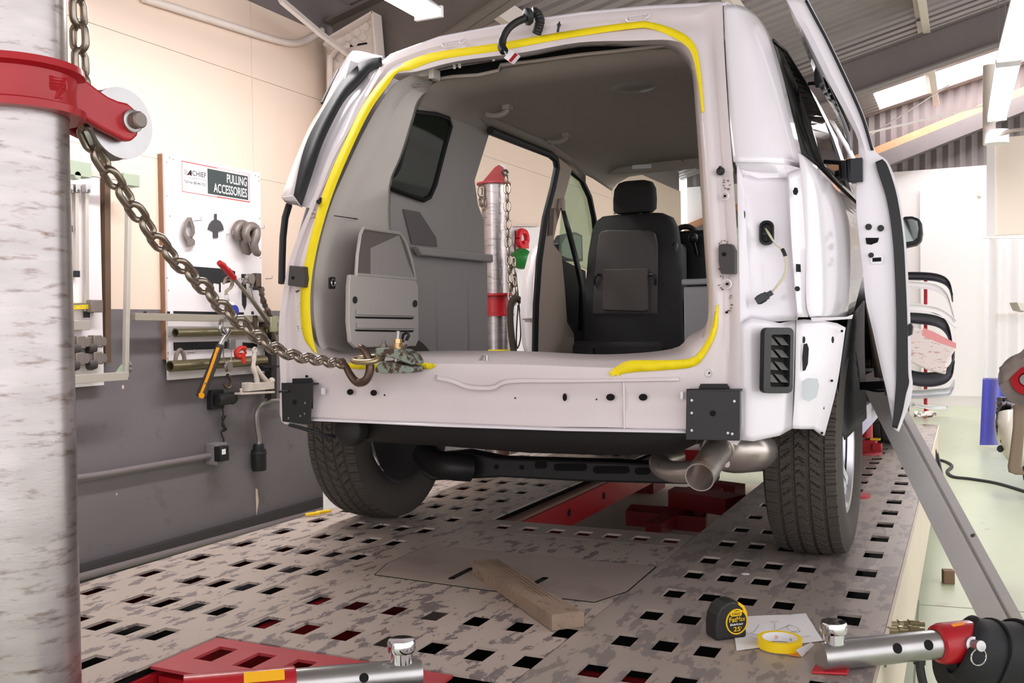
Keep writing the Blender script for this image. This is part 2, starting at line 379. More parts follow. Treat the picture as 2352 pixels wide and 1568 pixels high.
hl = [H(-2.114+.098*i, 1.8166+.2138*j) for j in range(-4, 23) for i in range(4)]+[H(-2.299, 2.041+.2138*j) for j in range(-5, 22)]
plate('left_deck', -2.37, XI0-.0015, .9, 7.4, hl, DECKM)
hm = [H(-1.637+.121*i, 1.991, .057) for i in range(7)]+[H(-1.637+.121*i, 2.21, .057) for i in range(7)]
plate('centre_deck', XI0+.0015, XI1-.0015, 1.815, 3.128, hm, DECKM)
hc = [H(-1.581+.106*i, 3.246, .056, .066) for i in range(7)]
plate('cross_deck', XI0+.004, XI1-.004, 3.131, 3.322, hc, PLATE)
ry = [1.36, 1.57, 1.78, 1.996, 2.21, 2.424, 2.638, 2.85, 3.04, 3.285, 3.525, 3.77, 4.03, 4.27, 4.5, 4.74, 4.98, 5.2, 5.4, 5.56, 5.8, 6.0, 6.2]
hr = [H(-.7588+.098*i, y) for y in ry for i in range(4) if not (y in (2.21,) and i == 3)]+[H(-.299, 3.057+.2435*j, .058, .092) for j in range(-8, 15)]
plate('right_deck', XI1+.0015, -.181, .9, 7.4, hr, DECKR)
plate('far_cross_deck', XI0+.004, XI1-.004, 6.2, 7.4, [], DECKM)
# hatch cover with two lifting slots
hp = [AZ(*q, DECK) for q in [(862, 1320), (890, 1295), (985, 1252), (1505, 1302), (1440, 1358), (1365, 1383), (1115, 1355)]]
MB().prism(hp, (0, 0, .0022)).build('hatch_cover', PLATE, rack, smooth=0)
hr_ = MB()
for a, b in zip(hp, hp[1:]+hp[:1]): hr_.bar(a+V((0, 0, .0005)), b+V((0, 0, .0005)), .007, .002)
hr_.build('hatch_seam', DARK, rack, smooth=0)
for a, b in (((1037, 1328), (1082, 1305)), ((1215, 1346), (1252, 1327))):
    A, B = AZ(*a, DECK+.0025), AZ(*b, DECK+.0025); MB().bar(A, B, .02, .001).cyl(A-V((0, 0, .0005)), A+V((0, 0, .0005)), .01, n=12).cyl(B-V((0, 0, .0005)), B+V((0, 0, .0005)), .01, n=12).build('lifting_slot', DARK, rack, smooth=0)
# red rear section, webs, hole-darkening sheets
hred = [(-1.597+.113*i, -1.597+.113*i+.054, 1.675, 1.765) for i in range(5)]
plate('red_rear_plate', XI0+.003, -1.0, 1.6, 1.812, hred, REDW, DECK-.003)
MB().prism([(XI0+.02, 1.606, DECK-.025), (-1.0, 1.606, DECK-.025), (-1.0, 1.606, .2), (XI0+.02, 1.606, .2)], (0, .02, 0)).build('red_rear_web', RED, rack, smooth=0)
MB().box((XI0+.03, 1.58, DECK-.1), (.035, .03, .1)).build('hinge_block', GREYM, rack, bevel=.003)
MB().box((XI0+.012, 4.75, .385), (.014, 2.86, .13)).build('inner_rail', RED, rack, smooth=0)
MB().box((XI0+.035, 4.75, .45), (.05, 2.86, .012)).build('rail_cap', mat('greasy_rail', (140, 104, 92), .5, .3), rack, smooth=0)
w = MB().box((XI0+.062, 4.6, .385), (.012, 2.55, .115))
for i in range(5): w.box((XI0+.062, 5.9+.06*i, .375-.012*i), (.012, .06, .09-.012*i))
w.build('inner_rail', RED, rack, smooth=0)
for y in (3.55, 3.95, 4.4, 4.9): MB().disc((XI0+.069, y, .39), (1, 0, 0), .018, .001, 14).build('rail_hole', DARK, rack, smooth=0)
MB().box((XI1+.02, 4.75, .36), (.014, 2.86, .2)).build('inner_rail', DARKRED, rack, smooth=0)
MB().box((XI0+.006, 2.2, .36), (.012, 2.6, .19)).build('red_side_web', RED, rack, smooth=0)
w = MB().box((-2.36, 4.15, .28), (.014, 6.5, .34)); w.build('left_rail', DARKRED, rack, smooth=0)
MB().box((-.176, 4.15, .31), (.008, 6.5, .32)).build('right_skirt', mat('cream_side_skirt', (218, 205, 186), .5, var=.06), rack, smooth=0)
MB().box((-1.255, 3.322, .37), (.78, .012, .16)).build('cross_web', DARKRED, rack, smooth=0)
shd = MB().box((XI0-.02, 4.15, .39), (.006, 6.4, .13)).box((XI1+.04, 4.15, .39), (.006, 6.4, .13)).box((-2.01, 4.15, .33), (.7, 6.4, .01)).box((-.50, 4.15, .33), (.64, 6.4, .01)).box((-1.25, 2.5, .2), (.8, 1.5, .01)); shd.build('hole_shade_sheets', mat('hole_shade_black', (14, 11, 11), .9), rack, smooth=0)  # black sheets added below the deck so the holes look dark
MB().box((-.52, 2.0, .33), (.6, .012, .24)).box((-.52, 1.0, .33), (.6, .012, .24)).box((-2.0, 1.0, .33), (.6, .012, .24)).build('end_web', DARKRED, rack, smooth=0)
# scissor lift arms and toothed rail seen through the middle
ta, tb, tc2, td = AZ(1440, 1206, .24), AZ(1618, 1222, .24), AZ(1622, 1202, .24), AZ(1452, 1190, .24)
tr_ = MB().prism([ta, tb, tc2, td], (0, 0, .012))
for p, q in ((ta, tb), (td, tc2), (ta, td), (tb, tc2)): tr_.bar(p+V((0, 0, .035)), q+V((0, 0, .035)), .012, .07)
tr_.build('lift_tray', DARKRED, rack, smooth=0)
MB().bar(AZ(1500, 1216, .27), AZ(1645, 1130, .33), .08, .06).build('lift_arm', DARKRED, rack, smooth=0)
MB().bar(AZ(1560, 1140, .36), AZ(1690, 1160, .36), .16, .08).box(AZ(1556, 1150, .34), (.06, .12, .12)).build('lift_head', DARKRED, rack, smooth=0)
MB().bar(AZ(1700, 1130, .3), AZ(1610, 1118, .3), .1, .08).build('lift_arm', DARKRED, rack, smooth=0)
MB().box((-1.25, 5.9, .4), (.8, .35, .1)).build('far_cross_member', RED, rack, smooth=0)
for x, y in ((-2.1, 1.3), (-2.1, 6.8), (-.45, 1.3), (-.45, 6.8)): MB().box((x, y, .1), (.16, .3, .2)).build('foot', DARKRED, rack, smooth=0)
# ---------------------------------------------------------------- the van
VC = -1.26
VW = mat('white_car_paint', (236, 231, 238), .22, coat=.6, var=.015, vscale=3)
VWD = mat('dull_white_primer', (226, 216, 218), .4, var=.03, vscale=6, col2=(170, 140, 120), mscale=26, mlo=.72, mhi=.78)
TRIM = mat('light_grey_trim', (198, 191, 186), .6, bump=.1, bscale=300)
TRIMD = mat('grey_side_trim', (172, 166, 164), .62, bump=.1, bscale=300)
HEADL = mat('grey_headliner_cloth', (172, 160, 152), .85, bump=.15, bscale=400)
BEIGE = mat('beige_pillar_trim', (204, 186, 170), .6)
SEAT = mat('black_seat_cloth', (44, 43, 44), .85, bump=.3, bscale=300)
SEATG = mat('dark_grey_seat_vinyl', (72, 68, 66), .6)
TINT = darkglass('dark_tinted_glass', (40, 42, 39), .14)
UNDER = mat('black_underbody', (34, 32, 32), .6, var=.15)
GUN = mat('black_bumper_steel', (44, 43, 46), .42, .2, var=.12, vscale=12)
van = thing('minivan', 'white minivan with tailgate and bumper removed, opening edged in yellow tape', 'car', (VC, 2.5, DECK))
YT = [(0, 2.5), (1.3, 2.5), (1.4, 2.53), (1.5, 2.56), (1.6, 2.6), (1.7, 2.64), (1.8, 2.69), (1.9, 2.745), (2.0, 2.8), (2.1, 2.86), (2.3, 2.99), (3, 3.4)]
def Yr(z):
    for (a, b), (c, d) in zip(YT, YT[1:]):
        if z <= c: return b+(d-b)*(z-a)/(c-a)
    return YT[-1][1]
def rs(x, y, off=0):
    Y = 2.6
    for _ in range(14): Y = .5*Y+.5*(Yr(AY(x, y, Y).z)+off)
    return AY(x, y, Y)
def loft(cols, n=24, name='panel', m=None, parent=None, solid=.003, smooth=50, sm=True, cu=False, side='r'):
    rows = []
    for pts, off in cols:
        P3 = [rs(x, y, off) for x, y in pts] if not callable(off) else [off(x, y) for x, y in pts]
        rows.append((smoothp(P3, n) if sm else res(P3, n)))
    return MB().grid(rows).build(name, m, parent, smooth, solid=solid)
# --- rear body frame
pairs = [((1200, 838), (1200, 978)), ((1000, 836), (1000, 970)), ((800, 838), (775, 963)), ((735, 818), (700, 962)), ((708, 792), (648, 968)), ((697, 745), (645, 870)),
 ((695, 695), (641, 760)), ((700, 645), (648, 690)), ((714, 580), (665, 600)), ((735, 510), (690, 530)), ((762, 430), (716, 470)), ((795, 355), (755, 370)),
 ((830, 285), (795, 300)), ((868, 220), (835, 225)), ((905, 172), (868, 165)), ((960, 163), (888, 133)), ((1050, 140), (1000, 92)), ((1200, 120), (1180, 58)),
 ((1330, 97), (1330, 36)), ((1450, 93), (1480, 22)), ((1540, 92), (1600, 16)), ((1585, 112), (1661, 13)), ((1603, 160), (1664, 120)), ((1612, 260), (1672, 250)),
 ((1622, 400), (1683, 400)), ((1632, 560), (1693, 560)), ((1640, 700), (1698, 700)), ((1636, 760), (1700, 820)), ((1605, 815), (1700, 1010)), ((1560, 838), (1640, 1000)), ((1400, 845), (1450, 982))]
def lerp2(a, b, t): return (a[0]+(b[0]-a[0])*t, a[1]+(b[1]-a[1])*t)
fr = []
for t, off in ((-.22, .16), (-.1, .05), (0, 0), (.12, -.004), (.3, .0), (.42, .012), (.62, .014), (.75, .002), (1, 0), (1.0, .05)):
    fr.append([rs(*lerp2(i, o, t), off) for i, o in pairs])
def cat_closed(p, k=4):
    n = len(p); out = []
    for i in range(n):
        a, b, c, d = p[i-1], p[i], p[(i+1) % n], p[(i+2) % n]
        for j in range(k):
            u = j/k; out.append(.5*((2*b)+(c-a)*u+(2*a-5*b+4*c-d)*u*u+(3*b-a-3*c+d)*u**3))
    return out
MB().grid([cat_closed(r) for r in fr], cv=True).build('rear_body_frame', VWD, van, 50, solid=.003)
# lower seam flange under the sill, step across it, plugs and holes
def strip(top, bot, o1, o2, name, m, n=40, solid=.002, sm=False): return loft([(top, o1), (bot, o2)], n, name, m, van, solid, sm=sm)
strip([(715, 958), (860, 966), (1000, 970), (1300, 982), (1575, 986)], [(715, 966), (860, 972), (1000, 979), (1300, 989), (1575, 994)], -.006, -.02, 'sill_seam_flange', VW)
strip([(1000, 858), (1040, 868), (1075, 882), (1130, 884), (1170, 868), (1300, 868), (1440, 866), (1560, 862)], [(1000, 872), (1040, 880), (1075, 893), (1130, 895), (1170, 880), (1300, 878), (1440, 876), (1560, 874)], -.001, -.012, 'sill_swage', VWD, sm=True)
for x, y, a, b in [(804, 900, 7.5, 7), (858, 902, 7.5, 7), (1297, 912, 5, 9), (1402, 912, 10, 8), (1477, 912, 10, 8), (1183, 914, 2, 2), (1370, 917, 2, 2), (883, 907, 2, 2), (704, 864, 3, 3), (1628, 856, 3, 3), (1670, 652, 4, 3), (1665, 450, 3, 3), (1669, 717, 3.5, 3)]:
    MB().prism([rs(x+a*math.cos(t), y+b*math.sin(t), -.0032) for t in [2*PI*k/14 for k in range(14)]], (0, .001, 0)).build('body_hole', DARK, van, smooth=0)
for x, y, r in [(1628, 856, 11), (1670, 652, 11), (1665, 450, 10)]:
    MB().lathe([(r*.0009, -.004), (r*.0012, -.002), (r*.0012, 0)], rs(x, y, -.001), (0, 1, 0), 18).build('bolt_boss', VWD, van)
# tabs bent from the sill
for x, y in ((742, 898), (1567, 908)): MB().box(rs(x, y, -.008), (.008, .012, .02)).build('bent_tab', VW, van, bevel=.001)
MB().tube([rs(x, 984-(x-1434)*.0, -.004) for x in (1434,)]+[rs(1432, 875, -.004)], .003, 6).build('sill_rib', VWD, van)
# --- crash brackets left after the bumper beam
def bracket(q, hole, dots, back):
    P3 = [rs(x, y, -.035) for x, y in q]
    o = MB().prism(P3, (0, .006, 0)); 
    o.prism([P3[0], P3[1], P3[1]+V((0, .035, 0)), P3[0]+V((0, .035, 0))], (0, 0, -.006))
    b = o.build('bumper_bracket', GUN, van, smooth=0, bevel=.0015)
    MB().disc(rs(*hole, -.0365), (0, -1, 0), .0075, .001).build('bracket_hole', DARK, b, smooth=0)
    for x, y in dots: MB().disc(rs(x, y, -.0362), (0, -1, 0), .0035, .0008, 10).build('bracket_rivet', STEEL, b, smooth=0)
    MB().prism([rs(x, y, -.001) for x, y in back], (0, -.004, 0)).build('mount_slot', BLACK, b, smooth=0)
bracket([(1577, 894), (1699, 894), (1699, 1012), (1575, 1010)], (1637, 949), [(1589, 919), (1589, 948), (1687, 921), (1589, 988), (1672, 994), (1682, 996)], [(1606, 890), (1610, 881), (1670, 881), (1676, 890), (1676, 896), (1606, 896)])
bracket([(647, 880), (717, 880), (711, 976), (648, 968)], (676, 923), [(701, 925), (663, 960), (700, 950), (690, 955)], [(673, 869), (716, 868), (719, 875), (719, 938), (706, 938), (706, 884), (673, 884)])
b_ = MB(); b_.tube(smoothp([rs(664, 975, -.02), rs(700, 985, 0), rs(735, 996, .03), rs(770, 1003, .08)], 16), .006); b_.build('loose_cable', RUBBERD, van); MB().tube([rs(640, 899, -.05), rs(662, 898, -.04)], .004).build('bracket_stud', RUBBERD, van)
# striker blocks and stoppers on the pillar flanges
def block(q, name, m, d=.03):
    P3 = [rs(x, y, -d) for x, y in q]; o = MB().prism(P3, (0, d, 0)).build(name, m, van, smooth=0, bevel=.003); return o
for q, hl_ in ([[(1650, 562), (1658, 560), (1680, 560), (1688, 575), (1688, 628), (1655, 628), (1650, 600)], (1663, 584)], [[(664, 609), (698, 612), (700, 640), (697, 660), (660, 655)], (673, 638)]):
    o = block(q, 'door_bumper', mat('grey_rubber_block', (70, 66, 66), .6))
    MB().disc(rs(*hl_, -.0305), (0, -1, 0), .006, .001, 14).build('block_hole', DARK, o, smooth=0)
for x, y in ((1655, 393), (737, 464)):
    o = MB().lathe([(0, -.018), (.007, -.016), (.008, -.008), (.011, -.004), (.0115, 0)], rs(x, y, -.002), (0, 1, 0), 14); o.sphere(rs(x-1, y-8, -.02), .005, 6); o.build('ball_stud', BLACK, van)
# rust-stained sealant marks
RUST = mat('rust_stain', (112, 84, 62), .8)
rm = random.Random(3)
o = MB()
for cx, cy, n, sx, sy in ((1668, 425, 9, 12, 12), (1655, 640, 10, 6, 26), (1662, 556, 6, 10, 4), (722, 497, 10, 8, 16), (686, 672, 8, 8, 8), (1677, 690, 9, 4, 26), (688, 730, 14, 4, 34)):
    for _ in range(n):
        x, y = cx+rm.uniform(-sx, sx), cy+rm.uniform(-sy, sy); a = rm.uniform(1, 3.4); b = rm.uniform(.7, 2)
        o.prism([rs(x+a*math.cos(t), y+b*math.sin(t), -.0045) for t in (0, 1.2, 2.3, 3.3, 4.2, 5.3)], (0, .0015, 0))
s_ = o.build('rust_marks', RUST, van, smooth=0); s_['kind'] = 'stuff'
# --- upper corner covers (right one full, left one seen from inside its gutter)
loft([([(1663, 14), (1666, 100), (1671, 200), (1677, 290), (1684, 372)], 0), ([(1668, 12), (1676, 95), (1684, 190), (1693, 290), (1702, 372)], .0), ([(1690, 11), (1710, 90), (1726, 180), (1742, 290), (1752, 373)], .03),
      ([(1712, 17), (1742, 92), (1766, 185), (1788, 290), (1802, 378)], .1), ([(1738, 36), (1762, 85), (1788, 180), (1812, 280), (1836, 386)], .2), ([(1752, 55), (1772, 92), (1798, 180), (1822, 280), (1846, 380)], .26)], 24, 'corner_cover', VW, van)
MB().grid([smoothp([rs(*q) for q in l], 20) for l in ([(1684, 372, 0), (1702, 371, .005), (1752, 372, .032), (1802, 377, .1), (1838, 386, .12)], [(1690, 380, .02), (1706, 390, .05), (1748, 396, .09), (1802, 398, .12), (1816, 396, .12)], [(1693, 384, .0), (1708, 404, .06), (1742, 416, .085), (1806, 414, .12), (1814, 402, .09)])]).build('cover_ledge', VW, van, 60, solid=.002)
loft([([(1660, 14), (1664, 120), (1672, 250), (1683, 372), (1690, 400)], -.001), ([(1666, 14), (1669, 120), (1677, 250), (1688, 372), (1694, 396)], .004)], 16, 'cover_seal', RUBBERD, van)
BKo = [(876, 133), (852, 136), (824, 150), (797, 177), (770, 211), (736, 265), (709, 316), (692, 367), (675, 449)]
BKi = [(877, 153), (852, 163), (818, 201), (790, 231), (760, 286), (736, 340), (716, 401), (704, 437), (692, 473)]
SIL = [(879, 130), (852, 124), (821, 118), (803, 124), (770, 180), (740, 245), (712, 290), (678, 367), (646, 452)]
GUT = [(872, 158), (862, 172), (850, 198), (821, 252), (790, 327), (765, 380), (745, 425), (728, 455), (712, 478)]
loft([(BKi, .0), (BKo, -.012)], 30, 'tail_lamp_seal', RUBBERD, van, .006)
loft([(BKo, .0), ([lerp2(a, b, .4) for a, b in zip(BKo, SIL)], .01), (SIL, .07), ([(x+6, y+5) for x, y in SIL], .2)], 30, 'corner_cover', VW, van)
loft([(BKi, .03), ([lerp2(a, b, .35) for a, b in zip(BKi, GUT)], .035), ([lerp2(a, b, .7) for a, b in zip(BKi, GUT)], .018), (GUT, .006)], 30, 'pillar_gutter', VW, van)
loft([([(646, 452), (660, 452), (676, 450), (692, 473)], .0), ([(655, 463), (665, 468), (680, 470), (694, 476)], .05)], 8, 'cover_ledge', VW, van)
MB().tube([rs(x, y, .12) for x, y in [(664, 470), (655, 500), (650, 545), (648, 600), (647, 650)]], .012, 8).build('quarter_seal', RUBBERD, van)
MB().tube([rs(x, y, .2) for x, y in [(779, 163), (760, 200), (742, 238)]], .01, 6).build('window_seal', RUBBERD, van)
# --- right tail-lamp pocket
loft([([(1693, 378), (1697, 560), (1700, 750)], 0), ([(1706, 398), (1716, 560), (1726, 735)], .06), ([(1742, 410), (1745, 560), (1762, 740)], .085), ([(1806, 408), (1815, 560), (1830, 735)], .12), ([(1812, 396), (1819, 560), (1833, 728)], .09), ([(1838, 386), (1849, 560), (1856, 728)], .12)], 20, 'lamp_pocket', VW, van)
loft([([(1832, 350), (1838, 386), (1849, 560), (1852, 690), (1860, 728)], .12), ([(1845, 358), (1858, 400), (1868, 560), (1872, 690), (1878, 727)], .16), ([(1875, 382), (1895, 440), (1905, 560), (1905, 690), (1905, 727)], .28), ([(1922, 430), (1945, 500), (1950, 560), (1950, 650), (1945, 726)], .6), ([(1966, 470), (1978, 520), (1982, 580), (1978, 640), (1960, 715)], .85)], 24, 'quarter_panel', VW, van)
MB().prism([rs(x, y, .13) for x, y in [(1862, 729), (1905, 728), (1945, 727), (1958, 722), (1955, 732), (1900, 736), (1865, 738)]], (0, .02, 0)).build('quarter_seam', VW, van, smooth=0)
# lower corner behind the missing fascia
loft([([(1700, 745), (1700, 880), (1701, 1010)], 0), ([(1726, 730), (1730, 880), (1730, 1013)], .012), ([(1755, 735), (1756, 880), (1752, 1008)], .035), ([(1790, 742), (1798, 880), (1790, 1000)], .09), ([(1826, 735), (1822, 890), (1818, 984)], .16)], 20, 'lower_corner_panel', VW, van)
loft([([(1829, 735), (1826, 890), (1820, 984)], .16), ([(1846, 733), (1840, 890), (1842, 985)], .19), ([(1890, 736), (1880, 890), (1868, 985)], .28), ([(1922, 742), (1906, 880), (1880, 995)], .33), ([(1942, 752), (1922, 885), (1893, 1001)], .34)], 20, 'arch_flange_panel', VW, van)
def spatch(q, off, name, m, d=-.004): return MB().prism([rs(x, y, off) for x, y in q], (0, d, 0)).build(name, m, van, smooth=0)
spatch([(1846, 790), (1854, 788), (1858, 800), (1856, 835), (1850, 850), (1844, 852), (1843, 820)], .185, 'rubber_plug', BLACK)
spatch([(1843, 875), (1855, 868), (1878, 869), (1882, 885), (1876, 912), (1858, 922), (1843, 915)], .18, 'tape_patch', mat('clear_film_patch', (214, 222, 226), .35))
for x, y in ((1934, 760), (1911, 874), (1888, 994)): spatch([(x+3*math.cos(t), y+3*math.sin(t)) for t in [k*PI/4 for k in range(8)]], .325, 'flange_hole', DARK)
for x, y, a, b in ((1847, 780, 3, 8), (1913, 780, 3, 8), (1709, 493, 3, 10)): spatch([(x+a*math.cos(t), y+b*math.sin(t)) for t in [k*PI/5 for k in range(10)]], .19 if x > 1800 else .05, 'body_hole', BLACK)
spatch([(1822, 440), (1826, 431), (1832, 432), (1834, 440), (1830, 448), (1824, 447)], .085, 'trim_clip', BLACK, -.008)
spatch([(1829, 606), (1839, 607), (1840, 625), (1829, 624)], .085, 'trim_clip', BLACK, -.006)
spatch([(1832+6*math.cos(t), 663+6*math.sin(t)) for t in [k*PI/5 for k in range(10)]], .085, 'trim_clip', BLACK, -.008)
# louvred cabin vent
a_, b_ = rs(1757, 830, .022), rs(1822, 830, .15); vn = V((b_.y-a_.y, a_.x-b_.x, 0)).normalized(); a_ += vn*.026; b_ += vn*.026; pa, pb = (a_.x, a_.y), (b_.x, b_.y)
VP = lambda x, y, o=0: APL(x, y, pa, pb)+vn*o
def rr(x0, y0, x1, y1, r, k=4, sk=0):
    out = []
    for cx, cy, s in ((x1-r, y0+r, -PI/2), (x1-r, y1-r, 0), (x0+r, y1-r, PI/2), (x0+r, y0+r, PI)):
        for i in range(k+1): t = s+PI/2*i/k; x, y = cx+r*math.cos(t), cy+r*math.sin(t); out.append((x+sk*(y-830), y))
    return out
fo, fi = rr(1755, 752, 1822, 903, 12, sk=-.02), rr(1769, 768, 1813, 888, 5, sk=-.02)
MB().grid([[VP(*q, o) for q in l] for l, o in ((fo, -.012), (fo, .0), (fi, .002), (fi, -.016))], cv=True).build('vent_frame', BLACK, van, 30)
MB().prism([VP(*q, -.014) for q in fi], vn*-.002).build('vent_back', DARK, van, smooth=0)
vf = mat('grey_vent_flap', (86, 82, 80), .5)
for i in range(4):
    y = 772+28.5*i
    for x0, x1, s in ((1768, 1787, 0), (1788, 1811, 4)):
        MB().prism([VP(x0+s*0, y+s*.2, -.012), VP(x1-4, y+3+s*.2, -.012), VP(x1+2, y+21, -.001), VP(x0+4+s, y+20, -.001)], vn*-.0015).build('vent_flap', vf, van, smooth=0)
# lamp harness hanging from its grommet
g_ = rr(1744, 506, 1778, 563, 15, 6); G = lambda x, y, o: rs(x, y, .085+o)
gm = MB().grid([[G(*q, o) for q in l] for l, o in ((g_, 0), (g_, -.012), (rr(1749, 512, 1773, 557, 11, 6), -.014), (rr(1751, 514, 1771, 555, 9, 6), -.002))], cv=True).build('grommet', BLACK, van)
MB().prism([G(*q, -.001) for q in rr(1751, 514, 1771, 555, 9, 6)], (0, -.001, 0)).bar(G(1751, 537, -.006), G(1771, 537, -.006), .003, .006).bar(G(1761, 534, -.006), G(1761, 554, -.006), .003, .006).build('grommet_web', RUBBERD, gm, smooth=0)
for k, (dx, c) in enumerate(((0, (236, 234, 226)), (2, (214, 200, 150)), (-2, (196, 200, 180)), (1, (228, 216, 190)))):
    MB().tube(smoothp([G(1758+dx*.4, 524, 0), G(1768+dx, 540, -.035), G(1782, 560+k, -.05), G(1797+dx, 575, -.05), G(1806+dx*.8, 605, -.045), G(1802+dx, 632, -.045), G(1786+dx, 655, -.045), G(1770+dx*.6, 674, -.04)], 36), .0016, 6).build('wire', mat('wire_%d_sleeve' % k, c, .45), van)
MB().tube([G(1797, 572, -.05), G(1801, 580, -.05), G(1804, 588, -.048)], .005, 8).build('wire_tape', BLACK, van)
c0, c1 = G(1774, 671, -.04), G(1738, 692, -.04); d_ = (c1-c0)
CONN = mat('black_connector', (40, 42, 54), .35)
MB().bar(c0, c0+d_*.35, .013, .014, V((0, 1, 0))).bar(c0+d_*.3, c1, .02, .02, V((0, 1, 0))).bar(c0+d_*.5, c1-d_*.1, .024, .01, V((0, 1, 0))).build('connector', CONN, van, smooth=0, bevel=.0015)
# --- quarter glass and pillar behind it, right side
loft([([(1774, 94), (1790, 175), (1811, 275), (1831, 346)], .27), ([(1806, 118), (1853, 196), (1893, 280), (1944, 430)], .95)], 20, 'quarter_glass', TINT, van)
loft([([(1893, 280), (1912, 330), (1944, 430)], .96), ([(1905, 290), (1930, 345), (1962, 445)], 1.1)], 10, 'rear_pillar', VW, van)
loft([([(1905, 275), (1925, 312), (1948, 352), (1960, 385)], 1.6), ([(1915, 278), (1935, 312), (1958, 350), (1972, 385)], 1.7)], 10, 'front_pillar', VW, van)
MB().tube([rs(x, y, o) for x, y, o in [(1831, 347, .26), (1872, 378, .4), (1920, 424, .68), (1968, 470, .93)]], .009, 8).build('belt_moulding', BLACK, van)
MB().tube([rs(x, y, o) for x, y, o in [(1776, 92, .27), (1804, 116, .7), (1852, 194, .95), (1893, 280, .98)]], .005, 6).build('glass_seal', BLACK, van)
# roof skin, far side skin, floor
rr_ = [o for i, o in pairs if o[1] < 170 and o[0] > 860]
top = [rs(x, y, 0) for x, y in rr_]
rows = []
for d, dz in ((0, 0), (.03, .02), (.2, .045), (.8, .06), (1.6, .05), (2.3, 0)):
    rows.append([V((VC+(p.x-VC)*(1+.08*min(d, 1)), p.y+d if d < 2 else 5.3, p.z+dz)) for p in top])
MB().grid(rows).build('roof_skin', VW, van, 60, solid=.003)
def SW(x, y, o=0):              # inner face of the left body side, leaning in above the belt
    X = -1.98
    for _ in range(14): X = -2.02-o+.22*(AX(x, y, X).z-1.0)
    return AX(x, y, X)
MB().grid([[V((-2.2+.4*max(z-1.5, 0), y, z)) for z in (1.02, 1.1, 1.2, 1.5, 1.75, 2.0, 2.15)] for y in (2.85, 3.2, 3.6, 3.95)]).build('left_quarter_skin', VW, van, 60, solid=.004)
MB().box((VC, 4.1, .965), (1.5, 3.0, .03)).build('load_floor', mat('dark_cabin_carpet', (48, 46, 46), .95), van, smooth=0)
MB().box((VC, 2.62, 1.03), (1.3, .2, .1)).build('sill_box', VWD, van, smooth=0)
# --- cabin lining
hy = [3.04, 3.3, 3.8, 4.4, 4.9, 5.2]
prof = [(-.565, -.085), (-.555, -.07), (-.53, -.045), (-.46, -.012), (-.3, 0), (0, .006), (.3, 0), (.42, -.012), (.47, -.05), (.5, -.14), (.52, -.2)]
MB().grid([[V((VC+.02+x, y, 2.1-.05*max(0, (y-4.4)/.8)**2+z)) for x, z in prof] for y in hy]).build('headliner', HEADL, van, 60, solid=.01)
spx = MB().prism([rs(x, y, .13) for x, y in [(985, 168), (1060, 152), (1200, 132), (1330, 108), (1450, 100), (1540, 92), (1545, 103), (1400, 119), (1230, 140), (1150, 150), (1146, 163), (1060, 176), (985, 184)]], (0, .01, 0)).build('header_gap_shade', DARK, van, smooth=0)  # dark sheet in place of the shade between header and headliner
hb = MB()
hb.tube([rs(x, y, .12) for x, y in [(1000, 182), (1040, 176), (1100, 172), (1145, 162), (1150, 149), (1230, 140), (1330, 126), (1430, 116), (1540, 103)]], .006, 6); hb.build('headliner_edge', HEADL, van)
for x0, y0, x1, y1 in ((1042, 136, 1044, 156), (1132, 127, 1134, 138), (1055, 140, 1056, 154)): MB().cyl(rs(x0, y0, .06), rs(x1, y1, .06), .005, n=8).build('trim_peg', WHITEP, van)
MB().prism([rs(x, y, .05) for x, y in [(1388, 97), (1520, 84), (1522, 92), (1388, 104)]], (0, .01, 0)).build('wiring_tray', GREYM, van, smooth=0)
hv = MB().box(rs(985, 168, .08), (.05, .05, .03)).box(rs(998, 172, .07), (.02, .05, .035)).build('speaker_bracket', TRIM, van, smooth=0, bevel=.003)
# left pillar trim, angled between the opening and the side wall
pa2, pb2 = (-1.885, 2.56), (-1.985, 3.2)
TP = lambda x, y, o=0: APL(x, y, pa2, pb2)+V((.95, -.3, 0)).normalized()*o
def TRr(x, y): return rs(x, y, .06)
loft([([(945, 172), (905, 195), (868, 245), (828, 318), (790, 400), (764, 460), (740, 540), (724, 620), (720, 700), (726, 760), (738, 800), (775, 826)], TRr),
      ([(985, 180), (925, 225), (890, 290), (860, 350), (830, 410), (800, 470), (770, 545), (752, 620), (744, 700), (746, 770), (760, 806), (800, 834)], lambda x, y: rs(x, y, .14)),
      ([(1005, 190), (962, 225), (945, 270), (930, 320), (915, 365), (893, 420), (888, 510), (900, 600), (910, 690), (915, 770), (912, 810), (905, 838)], lambda x, y: SW(x, y, -.05)),
      ([(1010, 192), (970, 228), (952, 272), (938, 322), (921, 367), (899, 424), (896, 512), (908, 600), (918, 690), (922, 770), (920, 810), (914, 838)], lambda x, y: SW(x, y, 0))], 40, 'pillar_trim', TRIM, van)
MB().tube([TP(x, y, .045) for x, y in [(748, 498), (800, 505), (860, 516), (882, 520), (888, 512), (893, 480)]], .0015, 5).build('trim_seam', DARK, van)
CBO = .02
cb = [(782, 530), (868, 541), (882, 560), (896, 600), (906, 645), (765, 634), (768, 590), (775, 545)]
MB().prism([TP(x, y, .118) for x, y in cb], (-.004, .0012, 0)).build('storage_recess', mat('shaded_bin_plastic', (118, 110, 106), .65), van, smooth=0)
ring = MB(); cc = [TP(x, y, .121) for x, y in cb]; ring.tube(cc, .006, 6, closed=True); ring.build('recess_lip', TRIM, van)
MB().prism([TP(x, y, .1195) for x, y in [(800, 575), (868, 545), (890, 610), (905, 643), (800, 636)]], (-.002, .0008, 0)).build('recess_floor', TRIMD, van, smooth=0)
cv = [(751, 634), (905, 647), (911, 660), (912, 780), (905, 795), (765, 798), (752, 785), (747, 740), (748, 660)]
